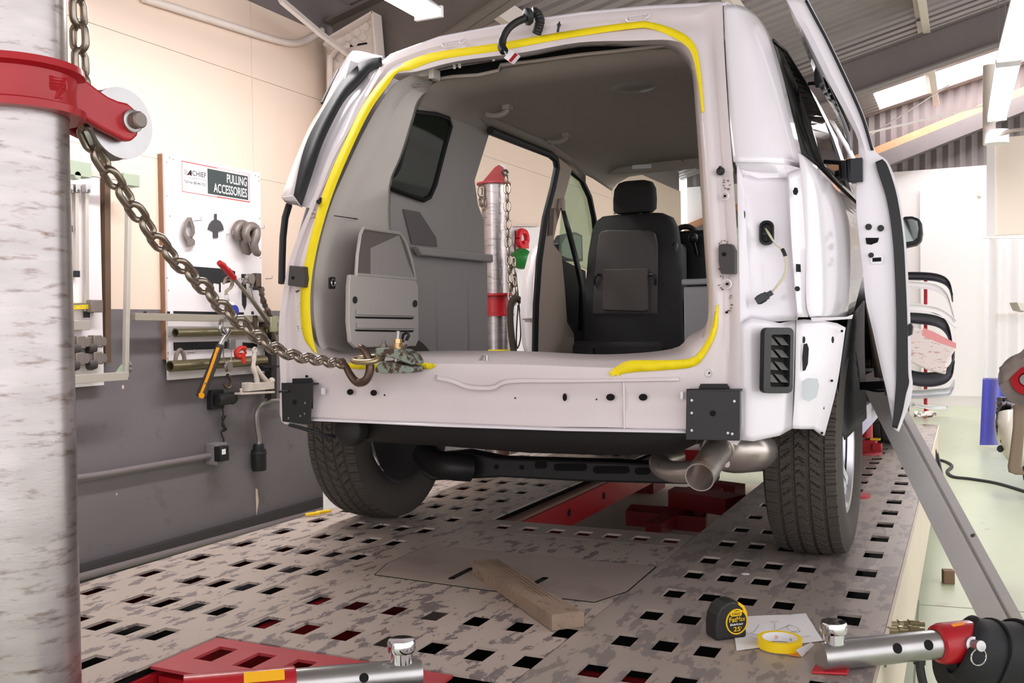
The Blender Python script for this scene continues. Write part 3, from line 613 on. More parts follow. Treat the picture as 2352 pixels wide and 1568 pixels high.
cvp = MB().prism([TP(x, y, .125) for x, y in cv], (-.02, .006, 0)).build('access_cover', TRIM, van, smooth=0, bevel=.004)
for y0, y1 in ((728, 734), (757, 763)): MB().prism([TP(x, y, .127) for x, y in [(760, y0), (900, y0+2), (896, y1), (763, y1-2)]], (-.004, .0012, 0)).build('cover_slot', DARK, cvp, smooth=0)
MB().prism([TP(x, y, .127) for x, y in [(762, 710), (900, 715), (900, 727), (763, 724)]], (.004, -.0012, 0)).build('cover_handle', TRIM, cvp, smooth=0, bevel=.001)
MB().prism([TP(x, y, .127) for x, y in [(763, 742), (900, 745), (898, 755), (764, 754)]], (.004, -.0012, 0)).build('cover_rib', TRIM, cvp, smooth=0, bevel=.001)
for x, y in ((760, 691), (902, 699)): MB().prism([TP(x+5*math.cos(t), y+8*math.sin(t), .127) for t in [k*PI/6 for k in range(12)]], (.002, 0, 0)).build('cover_plug', BLACK, cvp, smooth=0)
so = MB().prism([TP(x, y, .06) for x, y in rr(728, 638, 741, 665, 3)], (.006, 0, 0)).build('power_socket', BLACK, van, smooth=0)
MB().tube([TP(735+4*math.cos(t), 651+8*math.sin(t), .07) for t in [k*PI/6 for k in range(12)]], .002, 5, closed=True).build('socket_ring', CHROME, so)
# side wall panels
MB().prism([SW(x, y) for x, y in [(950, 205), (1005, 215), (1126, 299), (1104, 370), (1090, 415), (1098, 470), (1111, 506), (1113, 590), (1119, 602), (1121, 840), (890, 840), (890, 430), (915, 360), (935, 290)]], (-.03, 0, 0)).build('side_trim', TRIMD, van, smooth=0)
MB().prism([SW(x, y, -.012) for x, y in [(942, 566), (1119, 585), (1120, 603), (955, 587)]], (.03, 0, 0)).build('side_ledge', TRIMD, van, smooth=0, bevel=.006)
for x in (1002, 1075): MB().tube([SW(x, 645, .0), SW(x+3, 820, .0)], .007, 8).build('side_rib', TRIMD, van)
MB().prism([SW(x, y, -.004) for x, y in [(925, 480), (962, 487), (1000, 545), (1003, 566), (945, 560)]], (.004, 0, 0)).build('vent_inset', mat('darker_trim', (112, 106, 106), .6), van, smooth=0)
wo = [(948, 256), (1000, 262), (1030, 272), (1036, 290), (1022, 340), (1000, 425), (988, 452), (972, 460), (930, 445), (895, 432), (886, 424), (888, 415), (908, 398), (918, 380), (930, 335)]
gl = MB().prism([SW(x, y, -.006) for x, y in wo], (.004, 0, 0)).build('side_glass', darkglass('dark_green_glass', (34, 42, 33), .05), van, smooth=0)
MB().tube([SW(x, y, -.012) for x, y in wo], .009, 6, closed=True).build('glass_gasket', BLACK, van)
# cant rail above the side door, pillar, door edges
MB().grid([[SW(x, y, o) for x, y in [(950, 205), (1005, 212), (1126, 299), (1272, 358), (1316, 388), (1345, 420)]] for o in (0,)]+[[SW(x, y-w, -.05) for x, y, w in [(950, 205, 10), (1005, 212, 14), (1126, 299, 30), (1272, 358, 26), (1316, 388, 22), (1345, 420, 20)]]]).build('cant_rail', HEADL, van, 60, solid=.01)
MB().tube([SW(x, y, -.035) for x, y in [(1126, 299), (1200, 329), (1262, 354), (1276, 366), (1279, 385), (1270, 430), (1252, 500), (1238, 600), (1231, 700), (1228, 838)]], .017, 8).build('door_seal', RUBBERD, van)
MB().prism([SW(x, y, -.02) for x, y in [(1284, 362), (1314, 388), (1300, 440), (1278, 520), (1270, 560), (1290, 585), (1297, 660), (1303, 740), (1318, 765), (1322, 838), (1232, 838), (1238, 700), (1246, 590), (1262, 480), (1280, 400)]], (-.012, 0, 0)).build('centre_pillar_trim', BEIGE, van, smooth=0)
MB().prism([SW(x, y, -.024) for x, y in [(1264, 480), (1272, 478), (1268, 540), (1258, 542)]], (.004, 0, 0)).build('pillar_slot', mat('pillar_slot_shade', (128, 110, 98), .7), van, smooth=0)
MB().grid([[SW(x, y, o) for x, y in [(1228, 560), (1214, 585), (1200, 640), (1195, 720), (1200, 790), (1215, 838)]] for o in (.16,)]+[[SW(x, y, .06) for x, y in [(1238, 565), (1230, 590), (1224, 640), (1222, 720), (1222, 790), (1226, 838)]]]).build('front_door_edge', VW, van, 60, solid=.004)
MB().box(SW(1216, 735, .06), (.03, .05, .02)).tube([SW(1200, 733, .06), SW(1215, 733, .05)], .004).build('door_striker', STEEL, van, smooth=0)
MB().prism([SW(x, y, .02) for x, y in [(1283, 592), (1345, 622), (1360, 838), (1300, 838), (1292, 700)]], (-.04, 0, 0)).build('front_door_trim', mat('black_door_trim', (30, 32, 34), .5), van, smooth=0)
MB().prism([SW(x, y, .05) for x, y in [(1306, 392), (1345, 430), (1364, 500), (1352, 622), (1283, 592), (1290, 490)]], (-.004, 0, 0)).build('front_door_glass', glass('pale_green_glass', (212, 226, 214), .03), van, smooth=0)
MB().tube([SW(x, y, .04) for x, y in [(1308, 390), (1335, 412), (1354, 452), (1364, 500), (1368, 540)]], .016, 8).build('front_pillar_trim', BLACK, van)
mm = MB().prism([SW(x, y, .2) for x, y in [(1284, 560), (1296, 540), (1325, 533), (1338, 540), (1340, 600), (1300, 598), (1286, 590)]], (-.05, 0, 0)).build('left_mirror', BLACK, van, smooth=0, bevel=.006)
MB().prism([SW(x, y, .198) for x, y in [(1289, 560), (1299, 544), (1322, 538), (1334, 544), (1335, 594), (1302, 592), (1290, 586)]], (.002, 0, 0)).build('mirror_glass', mat('mirror_glass', (120, 126, 124), .04, 1), mm, smooth=0)
# belt
MB().grid([[SW(x, y, -.05) for x, y in [(1288, 478), (1300, 530), (1318, 600), (1330, 660), (1328, 760)]], [SW(x, y, -.05) for x, y in [(1296, 476), (1312, 530), (1330, 600), (1344, 660), (1342, 760)]]]).build('seat_belt', BLACK, van, solid=.003)
MB().box(SW(1292, 470, -.045), (.02, .03, .06)).build('belt_loop', BEIGE, van, bevel=.005)
# windscreen, visors, dash
MB().grid([[V((VC+x, 5.28, 2.06)) for x in (-.6, -.3, 0, .3, .6)], [V((VC+x*1.12, 6.15, 1.45)) for x in (-.6, -.3, 0, .3, .6)]]).build('windscreen', glass('clear_glass', (238, 244, 240), .02), van)
MB().grid([[V((VC+x, y, z)) for x in (-.9, -.5, 0, .5, .9)] for y, z in ((6.3, 1.42), (5.95, 1.46), (5.7, 1.42), (5.62, 1.3), (5.65, 1.0))]).build('dashboard', BLACK, van, 50, solid=.01)
for q in ([(1376, 378), (1386, 372), (1540, 358), (1562, 362), (1572, 385), (1560, 390), (1390, 400), (1376, 392)], [(1566, 335), (1620, 328), (1625, 390), (1600, 388), (1570, 370)]):
    v_ = MB().prism([AY(x, y, 5.0) for x, y in q], (0, .02, 0)).build('sun_visor', HEADL, van, smooth=0, bevel=.006)
MB().prism([AY(x, y, 4.995) for x, y in [(1452, 379), (1496, 377), (1496, 386), (1452, 388)]], (0, .003, 0)).build('visor_label', WHITEP, v_, smooth=0)
dl = MB().lathe([(0, -.014), (.05, -.012), (.075, -.006), (.085, 0)], AZ(1455, 200, 2.1), (0, 0, 1), 20).build('dome_lamp', mat('dome_lens', (150, 142, 136), .3), van)
for x, y, r in ((1140, 247, 16), (1278, 310, 20)):
    p = AZ(x, y, 2.085); o = MB().tube(smoothp([p+V((-.05, 0, .02)), p+V((-.045, 0, -.02)), p+V((0, 0, -.032)), p+V((.045, 0, -.02)), p+V((.05, 0, .02))], 14), .011, 8); o.box(p+V((-.05, 0, 0)), (.03, .04, .03)).box(p+V((.05, 0, 0)), (.03, .04, .03)); o.build('grab_handle', HEADL, van)
MB().prism([AY(x, y, 5.25) for x, y in [(1608, 424), (1622, 422), (1630, 445), (1610, 445)]], (0, .03, 0)).build('inner_mirror', BLACK, van, smooth=0)
MB().sphere(AY(1592, 546, 5.0), .026, 10).cyl(AY(1592, 552, 5.0), AY(1600, 585, 5.05), .009).build('gear_knob', BLACK, van)
MB().tube([AY(1575+45*math.cos(t), 600+80*math.sin(t), 5.45+.05*math.sin(t)) for t in [k*PI/16 for k in range(32)]], .016, 8, closed=True).build('steering_wheel', BLACK, van)
MB().box(AY(1595, 640, 5.3), (.25, .4, .5)).build('console', BLACK, van, bevel=.02)
# driver's seat
Ys = 4.78
def seatrow(y, x0, x1, b, d=.14):
    p, q = AY(x0, y, Ys), AY(x1, y, Ys); w = (q.x-p.x)/2; cx = (p.x+q.x)/2; z = (p.z+q.z)/2; out = []
    for k in range(24):
        t = 2*PI*k/24; c, s = math.cos(t), math.sin(t)
        out.append(V((cx+w*math.copysign(abs(c)**.45, c), Ys+b+d*.5+d*.5*math.copysign(abs(s)**.6, s), z)))
    return out
st = MB(); R_ = [seatrow(488, 1400, 1490, .06, .04), seatrow(490, 1372, 1512, .05, .08), seatrow(500, 1358, 1533, .03), seatrow(525, 1349, 1546, .02), seatrow(580, 1343, 1556, .0), seatrow(660, 1340, 1560, -.02), seatrow(740, 1340, 1562, -.03), seatrow(800, 1340, 1565, -.03), seatrow(850, 1345, 1565, 0)]
st.grid(R_, cv=True); st.f.append(tuple(range(24))); sb = st.build('seat_back', SEAT, van, 60)
MB().prism([AY(x, y, Ys-.03) for x, y in [(1374, 540), (1380, 530), (1395, 527), (1490, 528), (1504, 535), (1509, 560), (1510, 722), (1360, 722), (1364, 640)]], (0, .03, 0)).build('seat_back_panel', SEATG, sb, smooth=0, bevel=.008)
MB().prism([AY(x, y, Ys-.05) for x, y in [(1384, 618), (1487, 616), (1488, 712), (1480, 715), (1384, 712)]], (0, .025, 0)).build('seat_pocket', mat('seat_pocket_vinyl', (82, 76, 73), .55), sb, smooth=0, bevel=.005)
for x, s in ((1374, -1), (1497, 1)): MB().tube(smoothp([AY(x-7*s, 632, Ys-.04), AY(x+3*s, 631, Ys-.05), AY(x+8*s, 640, Ys-.05), AY(x+8*s, 654, Ys-.04)], 10), .007, 6).build('bag_hook', BLACK, sb)
hr2 = MB(); hr2.grid([seatrow(412, 1425, 1475, .04, .05), seatrow(416, 1412, 1488, .03, .09), seatrow(430, 1403, 1495, .02, .11), seatrow(455, 1400, 1497, .02, .11), seatrow(478, 1401, 1497, .02, .1), seatrow(486, 1408, 1490, .03, .07)], cv=True)
hr2.f.append(tuple(range(24))); hr2.build('headrest', SEAT, van, 60)
for x in (1411, 1471): MB().cyl(AY(x, 470, Ys+.06), AY(x, 492, Ys+.06), .007, n=8).build('headrest_post', CHROME, van)
MB().box(AY(1450, 815, Ys+.2), (.5, .5, .16)).build('seat_cushion', SEAT, van, bevel=.03)
MB().box(AY(1558, 625, Ys+.12), (.045, .2, .3)).build('seat_armrest', mat('black_armrest', (36, 38, 40), .5), van, bevel=.02)
for x in (1358, 1515): MB().bar(AY(x, 800, Ys-.1), AY(x, 850, Ys-.1), .04, .03).build('seat_foot', BLACK, van, smooth=0)
MB().prism([AY(x, y, 4.9) for x, y in [(1622, 560), (1640, 540), (1660, 540), (1660, 860), (1625, 860)]], (0, .12, 0)).build('passenger_seat', SEAT, van, smooth=0, bevel=.02)
# right lining edge and small parts of the cabin
loft([([(1596, 160), (1604, 260), (1612, 400), (1620, 560), (1628, 690), (1622, 750), (1596, 806), (1560, 826)], .06), ([(1590, 130), (1607, 180), (1613, 280), (1622, 420), (1631, 570), (1637, 700), (1632, 760), (1604, 812)], .03)], 24, 'right_trim_edge', BEIGE, van)
MB().grid([[V((-.54-.4*max(z-1.5, 0), y, z)) for z in (1.0, 1.2, 1.35, 1.5, 1.75, 1.98)] for y in (2.85, 3.2, 3.75)]).build('right_trim', TRIMD, van, 60, solid=.006)
bl = AY(1584, 728, 4.2)+V((.17, 0, 0))
lb = MB().box(bl, (.34, .2, .26)).build('grey_bin', mat('light_grey_bin', (196, 196, 202), .45), van, bevel=.008); lb['label'] = 'light grey plastic bin'
MB().box(bl+V((0, -.005, .15)), (.35, .22, .025)).build('bin_lid', mat('light_grey_bin', (196, 196, 202), .45), lb, bevel=.006)
MB().prism([rs(x, y, .12) for x, y in [(1530, 828), (1585, 812), (1612, 810), (1600, 830), (1560, 838)]], (0, .05, 0)).build('floor_corner_trim', BEIGE, van, smooth=0)
cl_ = MB().tube([rs(x, y, .03) for x, y in [(1100, 832), (1110, 815), (1118, 816), (1119, 834)]], .004, 6); cl_.box(rs(1103, 834, .03), (.05, .02, .01)); cl_.build('latch_loop', STEEL, van)
MB().tube([rs(x, y, .2) for x, y in [(926, 768), (937, 763), (939, 770), (931, 785), (923, 783)]], .005, 6, closed=True).build('cargo_loop', BLACK, van)
# --- masking tape round the opening
TO = [(725, 812), (698, 775), (690, 715), (692, 660), (703, 590), (722, 510), (750, 420), (790, 330), (835, 240), (880, 180), (918, 153), (935, 141), (1000, 120), (1150, 98), (1300, 72), (1450, 51), (1500, 52), (1560, 72), (1590, 95), (1603, 125), (1612, 190), (1617, 258)]
TI = [(729, 812), (719, 775), (713, 715), (714, 660), (723, 595), (742, 515), (770, 430), (808, 340), (850, 255), (892, 195), (914, 166), (945, 160), (1010, 137), (1150, 116), (1300, 88), (1450, 66), (1495, 66), (1545, 86), (1578, 108), (1592, 135), (1604, 195), (1611, 258)]
def tape(o, i, n, w=.0015, seed=1):
    r = random.Random(seed); A = smoothp([rs(*q, -.008) for q in o], n); B = smoothp([rs(*q, -.006) for q in i], n)
    rows = [A, [a.lerp(b, .5)+V((0, -.0006-r.random()*w*.7, r.uniform(-w, w))) for a, b in zip(A, B)], B]
    return MB().grid(rows).build('masking_tape', TAPEM, van, 40, solid=.0012)
tape(TO, TI, 110)
tape([(1651, 698), (1646, 760), (1620, 815), (1590, 842), (1520, 850), (1450, 855), (1408, 863)], [(1643, 715), (1631, 765), (1607, 805), (1580, 824), (1515, 827), (1445, 828), (1412, 843)], 46, .006, 2)
tape([(800, 846), (850, 848), (900, 847)], [(800, 833), (850, 835), (900, 834)], 10, .002, 3)
tape([(940, 847), (965, 844), (985, 848), (1002, 840)], [(936, 838), (960, 832), (985, 833), (998, 836)], 20, .006, 4)
MB().prism([rs(x, y, -.012) for x, y in [(1412, 843), (1395, 861), (1406, 857), (1402, 866), (1415, 860), (1425, 864)]], (0, -.001, 0)).build('torn_tape_end', TAPEM, van, smooth=0)
for hx in (1040, 1464):
    hy_ = 100 if hx < 1200 else 42
    e2_ = MB()
    for q in ([(-20, -3), (20, -9), (20, 3), (-20, 9)], [(-26, 2), (-22, -4), (-16, -4), (-16, 6), (-22, 8)], [(16, -10), (26, -12), (28, -6), (20, 0), (16, -2)]): e2_.tube([rs(hx+a, hy_+b, -.003) for a, b in q], .0018, 5, closed=True)
    e2_.build('hinge_pad', VW, van)
# --- harness pulled through the roof header
HM = rs
hh = MB().tube(smoothp([rs(1232, 78, -.01), rs(1238, 60, -.03), rs(1240, 45, -.045), rs(1232, 30, -.06), rs(1222, 28, -.07)], 24), [.0145+.0018*(k % 2) for k in range(24)], 12).build('ribbed_conduit', BLACK, van, 20)
MB().lathe([(.01, -.012), (.022, -.01), (.028, 0), (.026, .01), (.012, .014)], rs(1214, 38, -.07), (-.7, -.6, -.2), 16).build('harness_grommet', RUBBERD, van)
MB().tube(smoothp([rs(1206, 42, -.08), rs(1185, 52, -.09), rs(1168, 66, -.095), rs(1157, 84, -.09), rs(1152, 105, -.08), rs(1158, 118, -.075)], 24), [.012]*16+[.014]*8, 10).build('taped_harness', BLACK, van)
for k, c in enumerate(((230, 230, 226), (90, 120, 70), (60, 70, 140))): MB().tube([rs(1157+k, 116, -.076), rs(1162+k*2, 124-k, -.074), rs(1166, 127, -.072)], .0018, 5).build('wire', mat('harness_wire_%d' % k, c, .5), van)
cp = [rs(x, y, -.075) for x, y in [(1172, 113), (1190, 126), (1174, 145), (1157, 133)]]
cb_ = MB().prism(cp, (0, .02, 0)).build('white_connector', WHITEP, van, smooth=0, bevel=.001)
MB().prism([rs(x, y, -.0765) for x, y in [(1183, 121), (1189, 126), (1174, 143), (1168, 139)]], (0, .001, 0)).build('connector_lock', RED, cb_, smooth=0)
MB().tube(smoothp([rs(1281, 74, -.008), rs(1283, 62, -.02), rs(1285, 50, -.02)], 8), [.004, .004, .004, .004, .005, .007, .003, .002], 6).build('washer_hose', RUBBERD, van)
# --- wheels
TR, TW, RX = .36, .112, .825
def tyre_mesh():
    NA, NP = 1440, 60; TH = .0075
    zig = lambda u: .012*(abs(((u*2) % 2)-1)-.5)
    xs = []; prof = []
    rows = []
    P_ = 2*PI/58
    def depth(x, a):
        ax = abs(x)
        for g, w in ((-.062, .0042), (-.02, .0042), (.022, .0042), (.064, .0042)):
            if abs(x-g) < w: return 1
        if ax > .066:
            return 1 if ((a/P_+.13*(x > 0)) % 1) < .14 else (.4 if (((a/P_)*3) % 1) < .1 and ax < .1 else 0)
        if x < -.024 or x > .026 or True:
            s = 1.0 if x > .001 else -1.0
            k = (a/P_ + abs(x-.001)*22 + (.25 if s > 0 else 0)) % 1
            if k < .13: return 1
            if ((a/P_*2 + abs(x)*22*1.2) % 1) < .06: return .5
        return 0
    n = 44
    mb = MB(); prof = []
    # sidewall in, tread, sidewall out
    side = [(.0, .222), (.012, .226), (.016, .25), (.018, .29), (.015, .325), (.008, .343)]
    L = [(-TW+d-.016, r, None) for d, r in side[:0]]
    pts = [(-.085, .225), (-.098, .236), (-.112, .27), (-.114, .3), (-.109, .328), (-.101, .344)]
    tre = [-.1+.2*k/(n-1) for k in range(n)]
    allp = pts+[(x, None) for x in tre]+[(-x, r) for x, r in pts[::-1]]
    rows = []
    for i in range(NA):
        a = 2*PI*i/NA; ca, sa = math.cos(a), math.sin(a); row = []
        for x, r in allp:
            if r is None: r = .36-.011*(abs(x)/.1)**3-TH*depth(x, a)
            row.append((x, r*sa, r*ca))
        rows.append(row)
    m = len(allp)
    vs = [p for r in rows for p in r]; fs = [(i*m+j, i*m+j+1, ((i+1) % NA)*m+j+1, ((i+1) % NA)*m+j) for i in range(NA) for j in range(m-1)]
    me = bpy.data.meshes.new('tyre'); me.from_pydata(vs, [], fs); me.materials.append(RUBBER)
    me.polygons.foreach_set('use_smooth', [True]*len(me.polygons)); me.set_sharp_from_angle(angle=.6); me.update(); return me
TYRE = tyre_mesh()
ALLOY = mat('silver_alloy_rim', (196, 196, 202), .25, .85)
def rim_mesh():
    mb = MB(); mb.lathe([(.228, -.09), (.222, -.08), (.2, -.07), (.195, .03), (.205, .07), (.222, .085), (.228, .092), (.228, .096), (.212, .094), (.2, .075)], (0, 0, 0), (1, 0, 0), 48)
    mb.lathe([(.0, .062), (.03, .06), (.055, .052), (.06, .03), (.058, -.02)], (0, 0, 0), (1, 0, 0), 32)
    for k in range(5):
        a = 2*PI*k/5
        for da in (-.12, .12):
            p = V((.045, .05*math.cos(a+da*1.5), .05*math.sin(a+da*1.5))); q = V((.07, .205*math.cos(a+da), .205*math.sin(a+da))); mb.bar(p, q, .03, .025, V((1, 0, 0)))
    mb.lathe([(.17, -.06), (.17, -.045), (.05, -.045), (.05, -.06)], (0, 0, 0), (1, 0, 0), 32)
    o = mb.build('rim', ALLOY, None, 40); return o
rim0 = rim_mesh(); RIM = rim0.data; bpy.data.objects.remove(rim0)
def wheel(x, y, out):
    w = bpy.data.objects.new('wheel', TYRE); COL.objects.link(w); w.parent = van; w.location = V((x, y, DECK+TR+.0008))-origin(van)
    if out < 0: w.rotation_euler = (0, 0, PI)
    r = bpy.data.objects.new('rim', RIM); COL.objects.link(r); r.parent = w
    w.rotation_euler.x = .3; return w
for x, y, o in ((VC+RX-.005, 3.24, 1), (VC-RX, 3.24, -1), (VC+RX, 6.25, 1), (VC-RX, 6.25, -1)): wheel(x, y, o)
# wheel housings
for s in (1, -1):
    mb = MB(); rows = []
    for k in range(17):
        t = PI*(.1+.8*k/16); rows.append([V((VC+s*x, 3.24-.44*math.cos(t), DECK+TR+.44*math.sin(t))) for x in (.735, .9)])
    mb.grid(rows).build('wheel_housing', UNDER, van, 60, solid=.006)
# body sides forward, rocker sills
MB().prism([V((VC+.9, 3.72, .78)), V((VC+.9, 5.7, .78)), V((VC+.9, 5.7, .86)), V((VC+.9, 3.72, .88))], (-.12, 0, 0)).build('right_rocker', VW, van, smooth=0)
MB().box((VC-.9, 4.7, .82), (.12, 2.0, .1)).build('left_rocker', VW, van, smooth=0)
MB().box((VC, 4.7, .9), (1.7, 3.0, .08)).build('floor_pan', UNDER, van, smooth=0)
# black arch edge seen between quarter and door
loft([([(1948, 735), (1930, 850), (1925, 950), (1940, 1010)], .45), ([(1985, 690), (1985, 800), (1988, 900), (1990, 960)], 1.15)], 14, 'rear_arch_liner', RUBBERD, van)
# front body (bonnet, wings) for bounce and outline
MB().grid([[V((VC+x, y, z)) for x in (-.92, -.6, 0, .6, .92)] for y, z in ((6.0, 1.38), (6.6, 1.3), (7.0, 1.15), (7.15, .8), (7.12, .62))]).build('bonnet', VW, van, 60, solid=.004)
# right front door skin and mirror beyond the sliding door
MB().grid([[V((VC+.93-.42*max(z-1.5, 0), y, z)) for z in (.8, 1.1, 1.5)] for y in (4.3, 5.0, 5.9)]).build('front_door_skin', VW, van, 60, solid=.004)
mq = [(2074, 497), (2096, 496), (2110, 500), (2117, 512), (2119, 535), (2116, 553), (2105, 562), (2080, 568), (2074, 566)]
mr = MB().prism([AY(x, y, 5.3) for x, y in mq], (0, .1, 0)).build('right_mirror', BLACK, van, smooth=0, bevel=.01)
MB().prism([AY(x, y, 5.296) for x, y in [(2074, 504), (2095, 503), (2107, 508), (2110, 525), (2107, 545), (2098, 553), (2078, 556), (2074, 556)]], (0, .003, 0)).build('mirror_glass', mat('mirror_glass', (120, 126, 124), .04, 1), mr, smooth=0)
# --- sliding door, run back on its rail
DY = lambda x, y, o=0: AY(x, y, 3.06+o+.10*max(AY(x, y, 3.06).z-1.5, 0))
OUT = [(1855, 0), (1880, 48), (1903, 92), (1950, 190), (1985, 270), (2008, 345), (2040, 375), (2062, 440), (2078, 540), (2085, 640), (2090, 740), (2092, 850), (2095, 880), (2090, 920), (2075, 960), (2063, 992)]
INN = [(1808, 0), (1832, 45), (1856, 90), (1905, 190), (1948, 270), (1974, 330), (1970, 400), (1968, 470), (1974, 540), (1983, 620), (1990, 690), (2006, 760), (2026, 850), (2038, 900), (2048, 950), (2054, 985)]
MID = [lerp2(a, b, .5) for a, b in zip(INN, OUT)]
dr_ = loft([(INN, lambda x, y: DY(x, y, .05)), (INN, DY), ([lerp2(a, b, .3) for a, b in zip(INN, OUT)], lambda x, y: DY(x, y, -.006)), (MID, DY), ([lerp2(a, b, .9) for a, b in zip(INN, OUT)], lambda x, y: DY(x, y, .006)), (OUT, lambda x, y: DY(x, y, .008)),
     (OUT, lambda x, y: DY(x, y, .008)+V((-.006, .1, 0))), (OUT, lambda x, y: DY(x, y, .008)+V((-.05, .9, 0)))], 60, 'sliding_door', VW, van, .004)
SLo = [(2026, 366), (2038, 382), (2058, 445), (2073, 540), (2079, 640), (2083, 740), (2085, 850), (2087, 878), (2080, 905), (2072, 945), (2060, 984)]
SLi = [(2012, 372), (2018, 396), (2038, 460), (2051, 545), (2057, 640), (2060, 740), (2060, 850), (2059, 885), (2056, 920), (2053, 955), (2050, 980)]
loft([(SLi, lambda x, y: DY(x, y, -.002)), (SLi, lambda x, y: DY(x, y, -.016)), (SLo, lambda x, y: DY(x, y, -.014)), (SLo, lambda x, y: DY(x, y, .004))], 50, 'door_weatherstrip', RUBBERD, dr_, .003)
loft([([(1848, 2), (1873, 50), (1897, 95), (1943, 192), (1978, 272), (2000, 345)], lambda x, y: DY(x, y, -.004)), ([(1854, 0), (1880, 48), (1903, 92), (1950, 190), (1985, 270), (2007, 345)], lambda x, y: DY(x, y, -.004))], 24, 'frame_weatherstrip', RUBBERD, dr_, .004)
# window frame flank of the door, seen from behind inside
loft([([(1812, 0), (1836, 50), (1862, 100), (1908, 200), (1950, 300), (1955, 345)], lambda x, y: DY(x, y, .06)), ([(1806, 0), (1826, 50), (1850, 110), (1885, 200), (1915, 250), (1938, 300)], lambda x, y: DY(x, y, .3))], 24, 'door_window_frame', VW, dr_, .004)
loft([([(1858, 75), (1875, 110), (1912, 200), (1946, 280), (1952, 300)], lambda x, y: DY(x, y, .04)), ([(1868, 95), (1880, 140), (1905, 215), (1930, 260), (1950, 302)], lambda x, y: DY(x, y, .12))], 20, 'door_glass_edge', TINT, dr_, .004)
loft([([(1988, 690), (2004, 760), (2022, 830), (2046, 868)], lambda x, y: DY(x, y, .03)), ([(1990, 700), (1998, 770), (2006, 830), (2010, 866)], lambda x, y: DY(x, y, .12))], 12, 'door_inner_trim', mat('taupe_door_trim', (128, 114, 104), .6), dr_, .004)
for x, y, r in ((1995, 521, 6), (2023, 524, 6), (2001, 586, 5)): MB().disc(DY(x, y, -.008), (0, -1, 0), r/640, .004, 14).build('door_plug', BLACK, dr_, smooth=0)
MB().prism([DY(x, y, -.0075) for x, y in [(1988, 546), (2019, 546), (2016, 556), (2001, 562), (1990, 560)]], (0, -.001, 0)).build('latch_opening', DARK, dr_, smooth=0)
st_ = MB().prism([DY(x, y, -.008) for x, y in [(1999, 590), (2004, 584), (2024, 584), (2029, 590), (2029, 600), (2024, 606), (2004, 607), (1999, 601)]], (0, -.003, 0)).build('latch_plate', VW, dr_, smooth=0)
MB().prism([DY(x, y, -.0115) for x, y in [(2004, 592), (2024, 591), (2024, 600), (2004, 601)]], (0, -.001, 0)).build('latch_slot', DARK, st_, smooth=0)
MB().prism([DY(x, y, -.003) for x, y in [(2086, 746), (2092, 742), (2096, 750), (2094, 768), (2087, 772)]], (0, .06, 0)).build('door_handle_end', BLACK, dr_, smooth=0)
# rail arm and roller of the door
ra = MB(); ra.bar(DY(1908, 371, .12), DY(1960, 376, .0), .05, .012).bar(DY(1935, 400, .1), DY(1972, 392, 0), .05, .02).box(DY(1968, 392, -.01), (.035, .04, .07)).cyl(DY(1949, 366, -.02), DY(1952, 418, -.02), .008, n=10).cyl(DY(1942, 372, .0), DY(1944, 412, .0), .02, n=12)
ra.build('door_roller_arm', mat('black_hinge_steel', (28, 28, 34), .35, .3), van, smooth=30, bevel=.0015)
ra2 = MB().bar(AY(1985, 886, 3.3), AY(2040, 884, 3.1), .03, .025).box(AY(2045, 880, 3.12), (.03, .04, .07)).tube(smoothp([AY(1985, 892, 3.3), AY(2015, 898, 3.2), AY(2045, 896, 3.12)], 8), .004, 6); ra2.build('lower_roller_arm', BLACK, van, smooth=0)
ra3 = MB().bar(AY(1862, 192, 3.7), AY(1886, 190, 3.5), .02, .012).box(AY(1880, 182, 3.5), (.02, .03, .05)).box(AY(1890, 180, 3.45), (.05, .06, .03)); ra3.build('upper_roller_arm', BLACK, van, smooth=0)
# --- underbody
val = MB(); rows = []
for x, zt, zb in ((822, 930, 1008), (840, 930, 1016), (1000, 935, 1026), (1200, 940, 1042), (1400, 945, 1048), (1540, 950, 1045), (1590, 955, 1022), (1600, 965, 1005)):
    a, b = AY(x, zt, 2.66), AY(x, zb, 2.66); c = (a+b)/2; h = (a.z-b.z)/2
    rows.append([c+V((0, -.07*math.cos(t)*1.0+.04, h*math.sin(t))) for t in [PI*k/8-PI/2 for k in range(9)]])
val.grid(rows).build('rear_valance', UNDER, van, 60, solid=.004)
MB().box((VC, 2.9, .93), (1.5, .6, .04)).build('spare_well', UNDER, van, smooth=0)
MB().lathe([(0, -.03), (.035, -.03), (.05, -.02), (.055, 0), (.055, .02)], AY(805, 985, 2.58), (0, 1, 0), 20).box(AY(822, 985, 2.62), (.05, .06, .07)).build('tow_mount', UNDER, van, bevel=.003)
ax = MB().prism([AY(x, y, 3.16) for x, y in [(965, 1045), (1060, 1036), (1140, 1052), (1400, 1060), (1565, 1068), (1640, 1080), (1640, 1112), (1560, 1112), (1340, 1106), (1150, 1096), (1080, 1100), (990, 1104), (968, 1090)]], (0, .09, 0)).build('rear_axle_beam', mat('dark_axle_steel', (44, 42, 44), .45, .3), van, smooth=0, bevel=.008)
for x0, x1, y in ((1228, 1256, 1068), (1272, 1348, 1073), (1362, 1446, 1079), (1458, 1494, 1082)): MB().prism([AY(x, yy, 3.158) for x, yy in rr(x0, y-9, x1, y+8, 8)], (0, -.001, 0)).build('beam_slot', DARK, ax, smooth=0)
for x, y in ((1140, 1072), (1198, 1073)): MB().disc(AY(x, y, 3.158), (0, -1, 0), .009, .001, 12).build('beam_hole', DARK, ax, smooth=0)
MB().tube(smoothp([AY(975, 1040, 3.2), AY(1000, 1062, 3.15), AY(1040, 1072, 3.1), AY(1080, 1075, 3.14)], 14), .05, 12).build('trailing_arm', mat('dark_axle_steel', (44, 42, 44), .45, .3), van)
